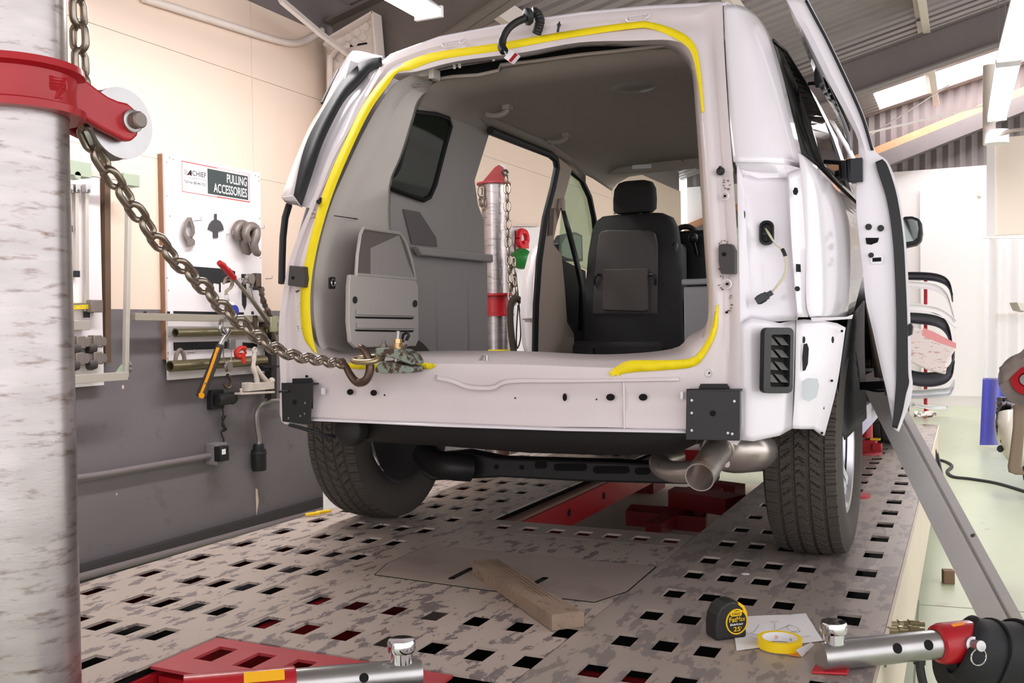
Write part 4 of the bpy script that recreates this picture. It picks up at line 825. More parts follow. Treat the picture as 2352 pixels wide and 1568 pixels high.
MB().lathe([(.0, .0), (.07, .0), (.15, -.01), (.216, -.03)], (VC-RX+.125, 3.24, DECK+TR), (1, 0, 0), 28).build('brake_backplate', UNDER, van)
# exhaust
EX = mat('stained_exhaust_steel', (206, 196, 190), .3, .8, var=.12, vscale=14, col2=(150, 112, 84), mscale=9, mlo=.6, mhi=.74)
t0, t1 = AY(1652, 1028, 2.66), AY(1607, 1096, 2.44); dv = (t1-t0).normalized()
MB().lathe([(.0385, -.02), (.038, .02), (.038, (t1-t0).length), (.035, (t1-t0).length), (.035, .05), (0, .045)], t0, dv, 28).build('tail_pipe', EX, van, 30)
pn = MB(); rows = []
for f, w, h in ((0, .04, .03), (.06, .085, .055), (.2, .105, .068), (.8, .105, .068), (.94, .085, .055), (1, .04, .03)):
    c = AY(1668, 1034, 2.78).lerp(AY(1755, 1030, 3.05), f); rows.append([c+V((w*math.cos(t), 0, h*math.sin(t))) for t in [2*PI*k/28 for k in range(28)]])
pn.grid(rows, cv=True); pn.f.append(tuple(range(28))); pn.build('muffler', EX, van, 40)
MB().tube(smoothp([AY(1660, 1050, 2.72), AY(1600, 1080, 2.74), AY(1540, 1082, 2.78), AY(1515, 1062, 2.84), AY(1560, 1040, 2.9)], 24), .032, 14).build('exhaust_bend', EX, van)
MB().tube([t0+dv*.01+(V((1, 0, 0))*math.cos(t)+dv.cross(V((1, 0, 0)))*math.sin(t))*.041 for t in [2*PI*k/24 for k in range(24)]], .004, 6, closed=True).build('exhaust_weld', EX, van)
# ---------------------------------------------------------------- pulling towers
POLE = mat('scuffed_aluminium_pole', (178, 171, 171), .3, .85, var=.16, vscale=7, col2=(116, 98, 88), mscale=16, mlo=.54, mhi=.72, stretch=(1, 1, 4.5), bump=.03, bscale=60, detail=9)
CHAINM = mat('oily_grade_chain', (160, 148, 136), .3, .9, var=.18, vscale=60)
T0 = AD(44, 784, 1.66); T0.z = 0
tw = thing('pulling_tower', 'tall scuffed metal pulling tower with red collar, nearest at the left edge', 'tower', T0)
MB().lathe([(0, .02), (.086, .02), (.086, 3.05), (0, 3.05)], T0, n=64).build('column', POLE, tw, 30)
MB().lathe([(0, 0), (.24, 0), (.24, .02), (0, .02)], T0, n=32).build('base', DARKRED, tw)
D1 = V((.03, 1, 0)).normalized(); N1 = V((D1.y, -D1.x, 0)); cz0, cz1 = AD(44, 246, 1.58).z, AD(44, 128, 1.58).z
rz = (cz0+cz1)/2; hh_ = (cz1-cz0)/2
MB().lathe([(.087, rz-hh_), (.112, rz-hh_), (.114, rz-hh_+.012), (.1, rz-hh_+.017), (.098, rz), (.1, rz+hh_-.017), (.114, rz+hh_-.012), (.112, rz+hh_), (.087, rz+hh_)], T0, n=64).build('collar', RED, tw, 35)
ctr = AD(263, 286, 1.82)
rad = V((ctr.x-T0.x, ctr.y-T0.y, 0)); dl_ = rad.length; rad.normalize(); N1 = V((rad.y, -rad.x, 0))
cB = T0+rad*dl_; cB.z = ctr.z
ARMQ = [(120, 150), (157, 160), (180, 172), (204, 186), (230, 206), (252, 221), (275, 231), (296, 236), (312, 250), (324, 270), (325, 290), (318, 312), (305, 324), (289, 322), (262, 308), (238, 296), (205, 276), (180, 258), (150, 246), (120, 244)]
def arm(off, t):
    n_ = V((N1.x, N1.y, 0))*off; a0 = T0+N1*.052; a1 = a0+rad
    MB().prism([APL(x, y, (a0.x, a0.y), (a1.x, a1.y))-N1*(.052-off-t) for x, y in ARMQ], -N1*t).build('lug_arm', RED, tw, smooth=0, bevel=.005)
arm(.03, .02); arm(-.05, .02)
MB().lathe([(.0, -.022), (.066, -.022), (.066, -.016), (.05, -.004), (.05, .004), (.066, .016), (.066, .024), (0, .024)], cB, N1, 40).build('sheave', STEEL, tw, 30)
MB().lathe([(0, .05), (.021, .05), (.021, .056), (.016, .058), (0, .058)], cB, N1, 24).build('washer', STEEL, tw, 30)
MB().lathe([(0, .055), (.0155, .055), (.0155, .074), (.013, .077), (0, .077)], cB, N1, 24).build('pin', GREYM, tw, 30)
# raised casting mark on the collar
e_ = MB(); t0 = math.atan2(-T0.y, -T0.x)
def CP(x, y): # point on collar face under a picture point
    d = ray(x, y); ox, oy = CAM.x-T0.x, CAM.y-T0.y; a = d.x*d.x+d.y*d.y; b = 2*(ox*d.x+oy*d.y); c = ox*ox+oy*oy-.0985**2
    disc = b*b-4*a*c; t = (-b-math.sqrt(max(disc, 0)))/(2*a); return CAM+d*t
for p, q in (((113, 176), (150, 182)), ((114, 183), (148, 188)), ((114, 190), (145, 195)), ((115, 197), (142, 202)), ((116, 203), (138, 208)), ((152, 184), (136, 206)), ((150, 204), (128, 224)), ((128, 222), (140, 226)), ((136, 206), (126, 226)), ((150, 186), (152, 206))):
    e_.tube([CP(*p), CP(*q)], .0025, 6)
e_.build('casting_mark', RED, tw)
# chain
def link_mesh(L, Wd, r, n=8, k=28):
    pts = []; a = (L/2-Wd/2); R_ = Wd/2-r
    for i in range(k):
        t = 2*PI*i/k; x = R_*math.cos(t); y = R_*math.sin(t)+(a if math.sin(t) > 1e-6 else -a if math.sin(t) < -1e-6 else 0); pts.append(V((x, y, 0)))
    pts2 = [V((p.x, p.y, 0)) for p in pts]
    me_o = MB().tube(pts2, r, n, closed=True); me_o.add([V((R_, -.003, r*.6)), V((R_+r*.7, -.003, 0)), V((R_, .003, r*.6))], [(0, 1, 2)])
    o = me_o.build('chain_link', CHAINM, None, 60); me = o.data; bpy.data.objects.remove(o); return me
def chain(root, path, L=.056, Wd=.037, r=.0055, twist=0, dtw=0, me=None, skip=None, alt=0):
    me = me or link_mesh(L, Wd, r); pitch = L-2*r-.001; tot = sum((b-a).length for a, b in zip(path, path[1:])); n = int(tot/pitch); pts = res(path, n+1); o0 = origin(root)
    xref = None
    for i in range(n):
        a, b = pts[i], pts[i+1]; d = (b-a).normalized()
        if xref is None: xref = frame(d)[0]
        xref = (xref-d*xref.dot(d)).normalized(); y = d.cross(xref); ang = twist+dtw*i/n+(i % 2)*PI/2
        X = xref*math.cos(ang)+y*math.sin(ang); Z = X.cross(d); m = Matrix((X, d, Z)).transposed().to_4x4(); m.translation = (a+b)/2-o0
        o = bpy.data.objects.new('chain_link', me); COL.objects.link(o); o.parent = root; o.matrix_local = m
LINK = link_mesh(.060, .041, .0068)
hk = AY(790, 836, 2.42); tp0 = T0; tp1 = T0+rad
TWP = lambda x, y: APL(x, y, (tp0.x, tp0.y), (tp1.x, tp1.y))
pA = TWP(205, 322); cp = [TWP(178, -60), TWP(179, 0), TWP(182, 80), TWP(185, 160), TWP(186, 230), TWP(192, 285)]
ch_ = thing('pull_chain', 'heavy steel chain hooked from tower sheave to the van sill clamp', 'chain', hk)
wp = [(205, 322), (220, 348), (243, 385), (278, 436), (318, 492), (345, 530), (371, 564), (411, 605), (456, 646), (498, 693), (544, 734), (585, 768), (629, 799), (673, 816), (724, 826), (769, 834), (786, 835)]
cpath = cp+[APL(x, y, (pA.x, pA.y), (hk.x, hk.y)) for x, y in wp]
chain(ch_, smoothp(cpath, 200), L=.060, r=.0068, me=LINK, twist=1.5, dtw=-.9)
HKS = mat('brown_forged_hook', (110, 90, 80), .38, .75, var=.2, vscale=30)
hp_ = [(784, 831), (793, 840), (803, 858), (814, 873), (826, 879), (840, 873), (848, 858), (850, 840), (845, 820), (838, 806), (829, 797), (823, 790)]
MB().tube(smoothp([AY(x, y, 2.41-.01*(i > 4)) for i, (x, y) in enumerate(hp_)], 40), [.009+.004*math.sin(PI*k/39)+(0 if k < 36 else -.002*(k-35)) for k in range(40)], 10).tube([AY(785+7*math.cos(t), 834+9*math.sin(t), 2.42) for t in [k*PI/8 for k in range(16)]], .0055, 8, closed=True).build('hook', HKS, ch_)
# sill clamp
JAW = mat('chipped_green_grey_clamp', (146, 158, 146), .5, .2, col2=(84, 66, 56), mscale=45, mlo=.48, mhi=.54)
cl = thing('pull_clamp', 'two-jaw pulling clamp bolted over the van sill edge', 'clamp', AY(900, 840, 2.45))
def jaw(q, y0, y1, nm): MB().prism([AY(x, y, y0) for x, y in q], (0, y1-y0, 0)).build(nm, JAW, cl, smooth=0, bevel=.004)
jaw([(856, 806), (862, 799), (890, 798), (918, 803), (938, 815), (948, 832), (946, 838), (928, 832), (900, 822), (876, 817), (858, 815)], 2.40, 2.47, 'upper_jaw')
jaw([(868, 834), (880, 829), (905, 832), (926, 838), (946, 843), (949, 851), (942, 857), (880, 858), (862, 855), (860, 848)], 2.40, 2.47, 'lower_jaw')
GOLD = mat('yellow_zinc_bolt', (206, 170, 120), .28, .9)
MB().cyl(AY(915, 760, 2.43), AY(908, 845, 2.43), .0065, n=14).build('bolt', STEEL, cl)
MB().cyl(AY(914, 778, 2.43), AY(914, 788, 2.43), .0125, n=6).build('bolt_nut', GOLD, cl, smooth=0)
for k in range(5): MB().cyl(AY(913, 789+3.4*k, 2.43), AY(913, 791.6+3.4*k, 2.43), .016, n=20).build('bolt_washer', GOLD, cl)
MB().cyl(AY(882, 782, 2.43), AY(878, 830, 2.43), .0065, n=12).cyl(AY(881, 790, 2.43), AY(881, 798, 2.43), .011, n=6).build('side_bolt', GREYM, cl)
MB().cyl(AY(933, 786, 2.41), AY(930, 794, 2.42), .007, n=10).build('eye_bolt', CHROME, cl)
MB().tube(smoothp([AY(812, 829, 2.38), AY(820, 831, 2.375), AY(845, 831, 2.375), AY(862, 828, 2.385), AY(880, 818, 2.42)], 20), .0085, 12).tube(smoothp([AY(812, 829, 2.38), AY(811, 826, 2.40), AY(830, 822, 2.42), AY(870, 818, 2.43)], 14), .0085, 12).build('pull_ring', mat('worn_brass_ring', (184, 168, 134), .32, .85), cl)

# second tower, seen through the open side door
T1 = AD(1137, 620, 6.5); T1.z = 0
t2 = thing('pulling_tower', 'farther pulling tower with red cap and yellow tape, seen through the van', 'tower', T1)
ztop = AD(1137, 425, 6.5).z; r1 = 29/2229*6.5
MB().lathe([(0, .02), (r1, .02), (r1, ztop), (0, ztop)], T1, n=40).build('column', POLE, t2, 30)
MB().lathe([(0, 0), (.24, 0), (.24, .02), (0, .02)], T1, n=32).build('base', DARKRED, t2)
MB().lathe([(0, ztop), (.115, ztop), (.115, ztop+.012), (0, ztop+.012)], T1, n=32).build('cap_plate', REDW, t2)
for dy in (-.03, .05): MB().prism([AD(x, y, 6.5+dy) for x, y in [(1104, 422), (1136, 384), (1146, 378), (1156, 384), (1159, 400), (1159, 422)]], FW*.02).build('cap_cheek', mat('faded_red_cap', (160, 50, 52), .5), t2, smooth=0, bevel=.003)
MB().lathe([(0, -.03), (.04, -.03), (.04, .03), (0, .03)], AD(1150, 392, 6.53), FW, 20).build('cap_sheave', STEEL, t2)
c_ = AD(1137, 700, 6.5).z
MB().lathe([(r1, c_-.075), (r1+.04, c_-.075), (r1+.04, c_-.06), (r1+.015, c_-.055), (r1+.015, c_+.055), (r1+.04, c_+.06), (r1+.04, c_+.075), (r1, c_+.075)], T1, n=40).build('collar', RED, t2, 30)
MB().lathe([(r1+.001, AD(1137, 817, 6.4).z), (r1+.002, AD(1137, 817, 6.4).z), (r1+.002, AD(1137, 803, 6.4).z), (r1+.001, AD(1137, 803, 6.4).z)], T1, n=40).build('tape_band', TAPEM, t2, 30)
c2 = thing('tower_chain', 'lighter chain hanging down the farther tower behind the side door', 'chain', AD(1168, 700, 6.4))
L2 = link_mesh(.075, .05, .0085, 6, 16)
chain(c2, smoothp([AD(1157, 392, 6.42), AD(1163, 402, 6.38), AD(1165, 430, 6.38), AD(1166, 520, 6.38), AD(1169, 600, 6.38), AD(1174, 690, 6.38)], 60), L=.075, r=.0085, me=L2, twist=.6)
chain(c2, smoothp([AD(1105, 428, 6.42), AD(1104, 450, 6.42), AD(1106, 475, 6.42)], 20), L=.075, r=.0085, me=L2, twist=.6)
chain(c2, smoothp([AD(1178, 590, 6.4), AD(1180, 640, 6.4), AD(1182, 700, 6.4)], 30), L=.075, r=.0085, me=L2, twist=.2)
o = MB().tube(smoothp([AD(1195, 690, 6.35), AD(1182, 684, 6.3), AD(1174, 700, 6.3), AD(1172, 730, 6.3), AD(1176, 780, 6.3), AD(1186, 840, 6.3)], 24), .022, 10)
tag(o.build('sleeved_hose', mat('dark_brown_sleeve', (58, 50, 42), .85), None), 'dark sleeved hose looped down beside the farther red-capped tower', 'hose')

# ---------------------------------------------------------------- accessory boards on the left wall
XB = XW+.045
B = lambda x, y, o=0: AX(x, y, XB+o)
BW = mat('white_board', (238, 232, 234), .5, var=.02, vscale=4, col2=(206, 198, 198), mscale=6, mlo=.68, mhi=.85)
pb = thing('accessory_board', 'white pulling accessories board with printed sign and brown edge on grey wall', 'board', (XW, 4.3, 1.5))
q = [B(378, 353), B(601, 397), B(603, 858), B(379, 871)]; y0, y1, z0, z1 = q[0].y, (q[1].y+q[2].y)/2, (q[3].z+q[2].z)/2, (q[0].z+q[1].z)/2
MB().box((XB-.009, (y0+y1)/2, (z0+z1)/2), (.018, y1-y0, z1-z0)).build('panel', BW, pb, smooth=0)
MB().box((XB-.031, y0+.012, (z0+z1)/2+.06), (.026, .02, z1-z0-.12)).box((XB-.031, y1-.012, (z0+z1)/2+.06), (.026, .02, z1-z0-.12)).build('side_batten', BROWN, pb, smooth=0)
MB().box((XB-.031, y0+.0, (z0+z1)/2+.055), (.03, .012, z1-z0-.11)).build('side_edge', BROWN, pb, smooth=0)
def flat(q, name, m, par, o=.0006, t=.001): return MB().prism([B(x, y, o) for x, y in q], (t, 0, 0)).build(name, m, par, smooth=0)
ey, ez = V((0, 1, 0)), V((0, 0, 1))
sA, sB = B(416, 368.5), B(416, 439.5); sC = B(573, 464.5); sy0, sy1 = sA.y, sC.y; sz1, sz0 = sA.z, sB.z; sw, sh_ = sy1-sy0, sz1-sz0
SG = lambda u, v, o=.0022: V((XB+o, sy0+sw*u, sz1-sh_*v))
def srect(u0, v0, u1, v1, m, nm, o=.0022, t=.0004): return MB().box(((XB+o+t/2), sy0+sw*(u0+u1)/2, sz1-sh_*(v0+v1)/2), (t, sw*(u1-u0), sh_*(v1-v0))).build(nm, m, sg, smooth=0)
sg = MB().box((XB+.001, (sy0+sy1)/2, (sz0+sz1)/2), (.002, sw, sh_)).build('sign', WHITEP, pb, smooth=0)
srect(0, 0, .5, .03, REDINK, 'red_rule'); srect(.5, 0, 1, .012, REDINK, 'red_rule'); srect(0, .985, .5, 1, REDINK, 'red_rule'); srect(.5, .97, 1, 1, REDINK, 'red_rule'); srect(0, 0, .006, 1, REDINK, 'red_rule'); srect(.994, 0, 1, 1, REDINK, 'red_rule')
srect(.36, .09, .975, .93, mat('dark_green_grey_print', (58, 68, 68), .55), 'dark_field')
text('PULLING', SG(.955, .46, .003), ey, ez, sh_*.31, WHITEP, sg, w=sw*.31, align='RIGHT', bold=.012)
text('ACCESSORIES', SG(.955, .85, .003), ey, ez, sh_*.31, WHITEP, sg, w=sw*.51, align='RIGHT', bold=.012)
text('CHIEF', SG(.145, .42), ey, ez, sh_*.17, INK, sg, w=sw*.195, bold=.008)
text('AUTOMOTIVE SYSTEMS', SG(.1, .53), ey, ez, sh_*.045, INK, sg, w=sw*.24)
text('Toll Free: 800-445-9262', SG(.03, .7), ey, ez, sh_*.1, INK, sg, w=sw*.305, bold=.006)
for k in range(7): srect(.03, .27+.025*k, .075+.004*k, .28+.025*k, INK, 'logo_stripe')
for qq, m in (([(.07, .44), (.115, .26), (.135, .26), (.135, .44), (.122, .44), (.122, .4), (.1, .4), (.09, .44)], INK), ([(.1, .43), (.125, .31), (.128, .43)], REDINK)):
    MB().prism([SG(u, v, .003) for u, v in qq], (.0004, 0, 0)).build('logo_mark', m, sg, smooth=0)
for x, y in ((390, 362), (398, 366), (383, 372), (383, 450), (390, 496), (587, 403), (594, 406), (595, 416), (597, 502), (598, 592), (384, 638), (387, 667), (388, 772), (386, 810), (385, 823)):
    MB().disc(B(x, y, .0002), (1, 0, 0), .004, .001, 8).build('screw_head', BROWN, pb, smooth=0)
# painted tool silhouettes
for qq in ([(435, 611), (527, 618), (540, 623), (540, 645), (520, 650), (507, 648), (507, 671), (503, 671), (503, 652), (490, 650), (490, 671), (487, 671), (487, 652), (440, 650)],
           [(398, 714), (500, 716), (560, 717), (560, 722), (398, 723)], [(398, 754), (502, 752), (502, 768), (398, 770)], [(398, 786), (520, 783), (528, 790), (528, 800), (399, 805)], [(557, 786), (590, 788), (590, 800), (557, 798)],
           [(554, 629), (565, 629), (566, 700), (562, 712), (556, 700)], [(578, 631), (596, 632), (596, 666), (580, 666)]): flat(qq, 'painted_silhouette', INK, pb)
def peg(x, y, l=.05, par=None):
    a = B(x, y); b = a+V((l, 0, 0)); return MB().tube([a, b, b+V((0, 0, .018))], .0028, 6).build('peg', STEEL, pb)
for x, y in ((446, 507), (520, 538), (592, 525), (431, 810), (430, 772), (485, 733), (548, 640), (610, 640), (592, 816)): peg(x, y)
def wall_thing(mb, name, label, cat, m, **k): return tag(mb.build(name, m, None, **k), label, cat)
# grab hook ring
o = MB(); ot = [(430, 499), (440, 499), (447, 520), (448, 535), (440, 550), (442, 556), (448, 552), (448, 562), (438, 566), (431, 563), (429, 552), (421, 538), (421, 525), (425, 510)]; n_ = len(ot)
inn = [(433, 508), (438, 508), (440, 520), (442, 532), (438, 541), (437, 543), (436, 544), (435, 543), (434, 542), (432, 542), (430, 540), (427, 532), (428, 522), (430, 514)]
o.grid([[B(*p, d) for p in l] for l, d in ((ot, .012), (ot, .03), (inn, .032), (inn, .012))], cu=True, cv=True); wall_thing(o, 'clevis_hook', 'flat grey clevis hook with oval eye on white board, first under the sign', 'hook', GREYM, smooth=30)
wall_thing(MB().prism([B(x, y, .004) for x, y in [(492, 491), (497, 491), (497, 504), (505, 508), (511, 518), (513, 528), (500, 532), (500, 546), (489, 546), (489, 531), (477, 526), (480, 515), (486, 507), (492, 504)]], (.004, 0, 0)), 'pull_plate', 'thin dark half-round pull plate with upright stem on the white board', 'plate', mat('dark_grey_plate', (70, 70, 72), .5), smooth=0)
o = thing('hook_pair', 'pair of thick cast hooks clustered at right of white board', 'hook', B(568, 550, .05))
def casthook(cx, cy, d, r): return MB().tube(smoothp([B(cx-14, cy+14, d), B(cx-20, cy-4, d), B(cx-12, cy-20, d), B(cx+2, cy-16, d), B(cx+4, cy+2, d+.01), B(cx-1, cy+20, d), B(cx+4, cy+38, d), B(cx+10, cy+42, d)], 24), [r*(.85+.3*math.sin(PI*i/23)) for i in range(24)], 10)
casthook(562, 536, .035, .026).build('cast_hook', GREYM, o); casthook(584, 540, .09, .024).build('cast_hook', GREYM, o)
MB().bar(B(556, 522, .06), B(590, 524, .08), .02, .03).build('hook_strap', GREYM, o, smooth=0, bevel=.003)
# long square bar on pegs
p, q = B(306, 727, .06), B(636, 733, .06)
o = thing('gauge_bar', 'long pale square gauge bar lying across the board pegs', 'bar', p)
MB().bar(p, q, .03, .038).build('bar', mat('pale_olive_bar', (168, 160, 146), .45, .3), o, smooth=0, bevel=.002)
for x in (333, 387, 580): MB().cyl(B(x, 722, .06), B(x, 715, .06), .008, n=6).build('thumb_screw', BLACK, o)
def pipe(a, b, r, label, d=.05, nm='steel_tube'):
    p, q = B(*a, d), B(*b, d); dd = (q-p).normalized(); L = (q-p).length
    return tag(MB().lathe([(r*.78, .0), (r, 0), (r, L), (r*.78, L), (r*.78, 0)], p, dd, 24).build(nm, OLIVE, None, 30), label, 'tube')
pipe((403, 764), (640, 758), .024, 'short zinc-plated tube over black outline on the board, upper of the tubes')
pipe((390, 841), (607, 827), .03, 'long zinc-plated tube along the bottom of the board, lowest of the tubes')
wall_thing(MB().tube(smoothp([B(403, 830, .05), B(405, 815, .05), B(413, 803, .05), B(421, 813, .05), B(424, 829, .05)], 20), .011, 8), 'shackle', 'grey bow shackle hung just above the lowest tube', 'shackle', GREYM)
# come-along winch
cw = thing('cable_winch', 'hand cable winch with red grip and long steel lever on board', 'winch', B(610, 720, .09))
lv = [B(535, 636, .13), B(580, 690, .12), B(622, 748, .1), B(636, 790, .09)]
MB().bar(lv[0], lv[1], .024, .012).bar(lv[1], lv[2], .028, .012).bar(lv[2], lv[3], .026, .012).build('lever', PALE and mat('dull_grey_lever', (142, 132, 122), .45, .5), cw, smooth=0, bevel=.002)
MB().tube([B(503, 603, .135), B(512, 610, .135), B(518, 617, .135), B(524, 622, .135), B(531, 631, .135), B(537, 638, .13)], [.016, .02, .017, .02, .017, .019], 10).build('grip', RED, cw)
MB().lathe([(0, -.03), (.045, -.03), (.045, -.02), (.03, -.018), (.03, .018), (.045, .02), (.045, .03), (0, .03)], B(612, 748, .07), (1, .3, 0), 20).build('drum', DSTEEL, cw)
MB().box(B(624, 745, .1), (.04, .06, .09)).build('ratchet_box', mat('greenish_zinc', (170, 172, 140), .4, .6), cw, bevel=.004)
MB().tube(smoothp([B(600, 660, .06), B(602, 680, .07), B(608, 700, .07), B(616, 716, .08), B(626, 740, .09)], 16), [.016, .02, .014, .018, .012]*3+[.012], 8).build('hook_block', DSTEEL, cw)
MB().tube(smoothp([B(548, 662, .1), B(560, 640, .1), B(572, 650, .1), B(584, 690, .1), B(600, 720, .1), B(630, 732, .1)], 30), .003, 6).build('cable', STEEL, cw)
MB().box(B(580, 740, .06), (.05, .03, .08)).build('frame_bracket', DSTEEL, cw, smooth=0)
o = thing('spare_hook_block', 'dark hook with small pulleys on the topmost pegs of the board', 'hook', B(585, 645, .05))
MB().tube(smoothp([B(560, 650, .06), B(572, 640, .06), B(580, 648, .06), B(576, 660, .06)], 14), .012, 8).build('hook', GREYM, o)
MB().lathe([(0, -.012), (.03, -.012), (.022, 0), (.03, .012), (0, .012)], B(575, 640, .07), (1, 0, 0), 18).build('pulley', GREYM, o)
MB().box(B(590, 643, .06), (.03, .05, .08)).build('side_plate', DSTEEL, o, smooth=0, bevel=.003)
# cable pulley hoist with the blue block
ho = thing('cable_hoist', 'hanging cable puller with steel hook, blue block and thin loops', 'hoist', B(525, 700, .1))
hkp = [(513, 652), (519, 641), (528, 639), (534, 648), (530, 660), (520, 668), (519, 676)]
MB().tube(smoothp([B(x, y, .1) for x, y in hkp], 20), [.006, .008, .01, .012, .012, .011, .01, .01, .01, .01, .01, .01, .009, .009, .009, .009, .009, .008, .008, .008], 8).build('top_hook', mat('galvanised_hook', (178, 168, 148), .35, .7), ho)
MB().bar(B(520, 676, .1), B(522, 700, .1), .02, .02).build('swivel', CHROME, ho, smooth=0, bevel=.002)
MB().box(B(528, 697, .1), (.03, .045, .02)).build('yoke', WHITEP, ho, bevel=.002)
MB().lathe([(0, -.015), (.034, -.015), (.034, .015), (0, .015)], B(535, 714, .1), (1, 0, 0), 20).build('blue_block', mat('blue_plastic', (44, 54, 160), .45), ho)
MB().tube(smoothp([B(514, 790, .1), B(513, 815, .1), B(518, 835, .1), B(530, 830, .1), B(531, 800, .1), B(527, 785, .1)], 20), .003, 6).build('cable_loop', STEEL, ho)
MB().box(B(532, 790, .1), (.02, .05, .06)).build('lower_yoke', STEEL, ho, bevel=.003)
MB().lathe([(0, -.01), (.03, -.01), (.022, 0), (.03, .01), (0, .01)], B(525, 842, .1), (1, .2, 0), 18).build('lower_pulley', GREYM, ho)
MB().tube(smoothp([B(522, 860, .1), B(530, 872, .1), B(530, 885, .1), B(522, 891, .1), B(515, 884, .1), B(514, 878, .1)], 18), [.009]*12+[.008, .007, .006, .005, .004, .003], 8).build('lower_hook', DSTEEL, ho)
# yellow-handled ratchet puller
yp = thing('pry_tool', 'chrome headed tool with long yellow and black handle below board', 'tool', B(485, 830, .12))
def hseg(pts, r, m, nm, d=.13): MB().tube([B(x, y, d) for x, y in pts], r, 10).build(nm, m, yp)
hp2 = [(505, 792), (496, 820), (484, 852), (470, 886), (462, 910)]
hseg(hp2, [.02, .024, .024, .025, .028], mat('black_grip', (52, 46, 44), .6), 'grip')
yq = [(499, 796), (506, 798), (486, 862), (475, 894), (464, 914), (456, 908), (468, 888)]
MB().prism([B(x, y, .152) for x, y in [(497, 797), (503, 799), (490, 835), (478, 868), (466, 898), (458, 906), (464, 890), (480, 848)]], (.004, 0, 0)).build('grip_inlay', mat('amber_grip', (236, 158, 14), .45), yp, smooth=0)
MB().prism([B(x, y, .15) for x, y in [(455, 905), (463, 900), (470, 908), (464, 915), (457, 913)]], (.006, 0, 0)).build('grip_end', mat('amber_grip', (236, 158, 14), .45), yp, smooth=0)
MB().tube([B(505, 793, .13), B(515, 775, .13), B(524, 758, .13)], [.016, .014, .02], 10).build('shank', CHROME, yp)
MB().tube(smoothp([B(524, 758, .13), B(514, 765, .13), B(507, 756, .13), B(509, 738, .13), B(516, 730, .13)], 14), .014, 8).build('jaw', mat('dull_chrome', (170, 166, 164), .2, 1), yp)
for x, y in ((499, 812), (471, 880)): MB().disc(B(x, y, .156), (1, 0, 0), .005, .002, 10).build('rivet', STEEL, yp)
# small red C clamp, white linkage clamp
rc = MB().tube(smoothp([B(563, 800, .07), B(553, 799, .07), B(543, 808, .07), B(545, 818, .07), B(556, 818, .07)], 18), .014, 8).box(B(556, 822, .07), (.03, .03, .06)).cyl(B(560, 800, .07), B(565, 812, .07), .007, n=8); wall_thing(rc, 'red_clamp', 'small red C-shaped clamp hung low on the white board', 'clamp', mat('orange_red_paint', (196, 48, 36), .4))
lk = thing('linkage_clamp', 'dusty white scissor linkage clamp hanging below the board corner', 'clamp', B(590, 880, .09)); LKM = mat('dusty_white_metal', (206, 194, 184), .6, var=.15, vscale=30)
MB().tube(smoothp([B(585, 802, .08), B(583, 825, .08), B(582, 845, .09), B(588, 862, .1), B(591, 880, .1)], 14), [.008, .01, .014, .016, .014, .012, .016, .018, .016, .014, .014, .016, .016, .014], 8).build('arm', LKM, lk)
MB().tube(smoothp([B(588, 842, .09), B(600, 860, .1), B(612, 874, .1), B(618, 884, .1)], 10), .014, 8).build('arm', LKM, lk)
MB().tube([B(585, 804+6*math.cos(t), .08)+V((0, .016*math.sin(t), 0)) for t in [k*PI/6 for k in range(12)]], .006, 6, closed=True).build('eye', LKM, lk)
MB().bar(B(562, 890, .1), B(626, 884, .1), .03, .045).bar(B(546, 904, .1), B(624, 900, .1), .05, .012).box(B(568, 888, .1), (.05, .04, .05)).sphere(B(624, 874, .1), .02, 8).cyl(B(553, 892, .1), B(555, 904, .1), .008, n=8).build('foot', LKM, lk, smooth=30, bevel=.002)
# post with toothed plates at board end
po = thing('notched_post', 'dark upright post with notched plates beside the accessory board', 'post', B(622, 850, .02))
MB().bar(B(622, 740, .03), B(622, 915, .03), .05, .05).build('post', mat('dark_painted_post', (48, 44, 44), .5), po, smooth=0)
for y in (842, 782): 
    pl = MB().bar(B(596, y, .06), B(632, y-1, .06), .06, .012)
    for k in range(4): pl.box(B(600+4*k, y+4, .06), (.02, .012, .03))
    pl.build('notched_plate', BLACK, po, smooth=0)
# black ring fixture with cable, socket box, conduits
o = thing('ring_fitting', 'black wall fitting with round open ring below the board', 'fitting', AX(520, 915, XW)); Wl = lambda x, y, o=0: AX(x, y, XW+o)
MB().box(Wl(495, 917, .02), (.04, .1, .11)).build('mount', BLACK, o, smooth=0, bevel=.004)
MB().cyl(Wl(497, 918, .05), Wl(532, 914, .06), .035, n=16).build('barrel', mat('black_barrel', (44, 42, 42), .5), o)
MB().tube([Wl(533+9*math.cos(t), 914+10*math.sin(t), .07) for t in [k*PI/10 for k in range(20)]], .012, 8, closed=True).build('ring', BLACK, o)
o = MB().tube(smoothp([Wl(509, 930, .02), Wl(513, 950, .02), Wl(510, 962, .02), Wl(516, 980, .03), Wl(508, 992, .02), Wl(514, 1010, .015), Wl(512, 1018, .01)], 30), .004, 6)
o.tube(smoothp([Wl(518, 955, .02), Wl(510, 975, .03), Wl(520, 985, .03), Wl(512, 990, .02)], 12), .006, 6); tag(o.build('dangling_wire', BLACK, None), 'thin black wire dangling from the ring fitting to the socket box', 'wire')
sb_ = thing('socket_box', 'small grey electrical box with black socket on grey wall', 'socket', Wl(500, 1040))
MB().box(Wl(497, 1041, .04), (.08, .09, .12)).build('box', mat('grey_wall_box', (132, 124, 126), .5), sb_, smooth=0, bevel=.004)
MB().box(Wl(509, 1041, .09), (.05, .07, .085)).build('socket', BLACK, sb_, bevel=.005)
MB().box(Wl(514, 1037, .117), (.002, .03, .03)).build('socket_label', WHITEP, sb_, smooth=0)
CND = mat('grey_painted_conduit', (128, 118, 120), .5)
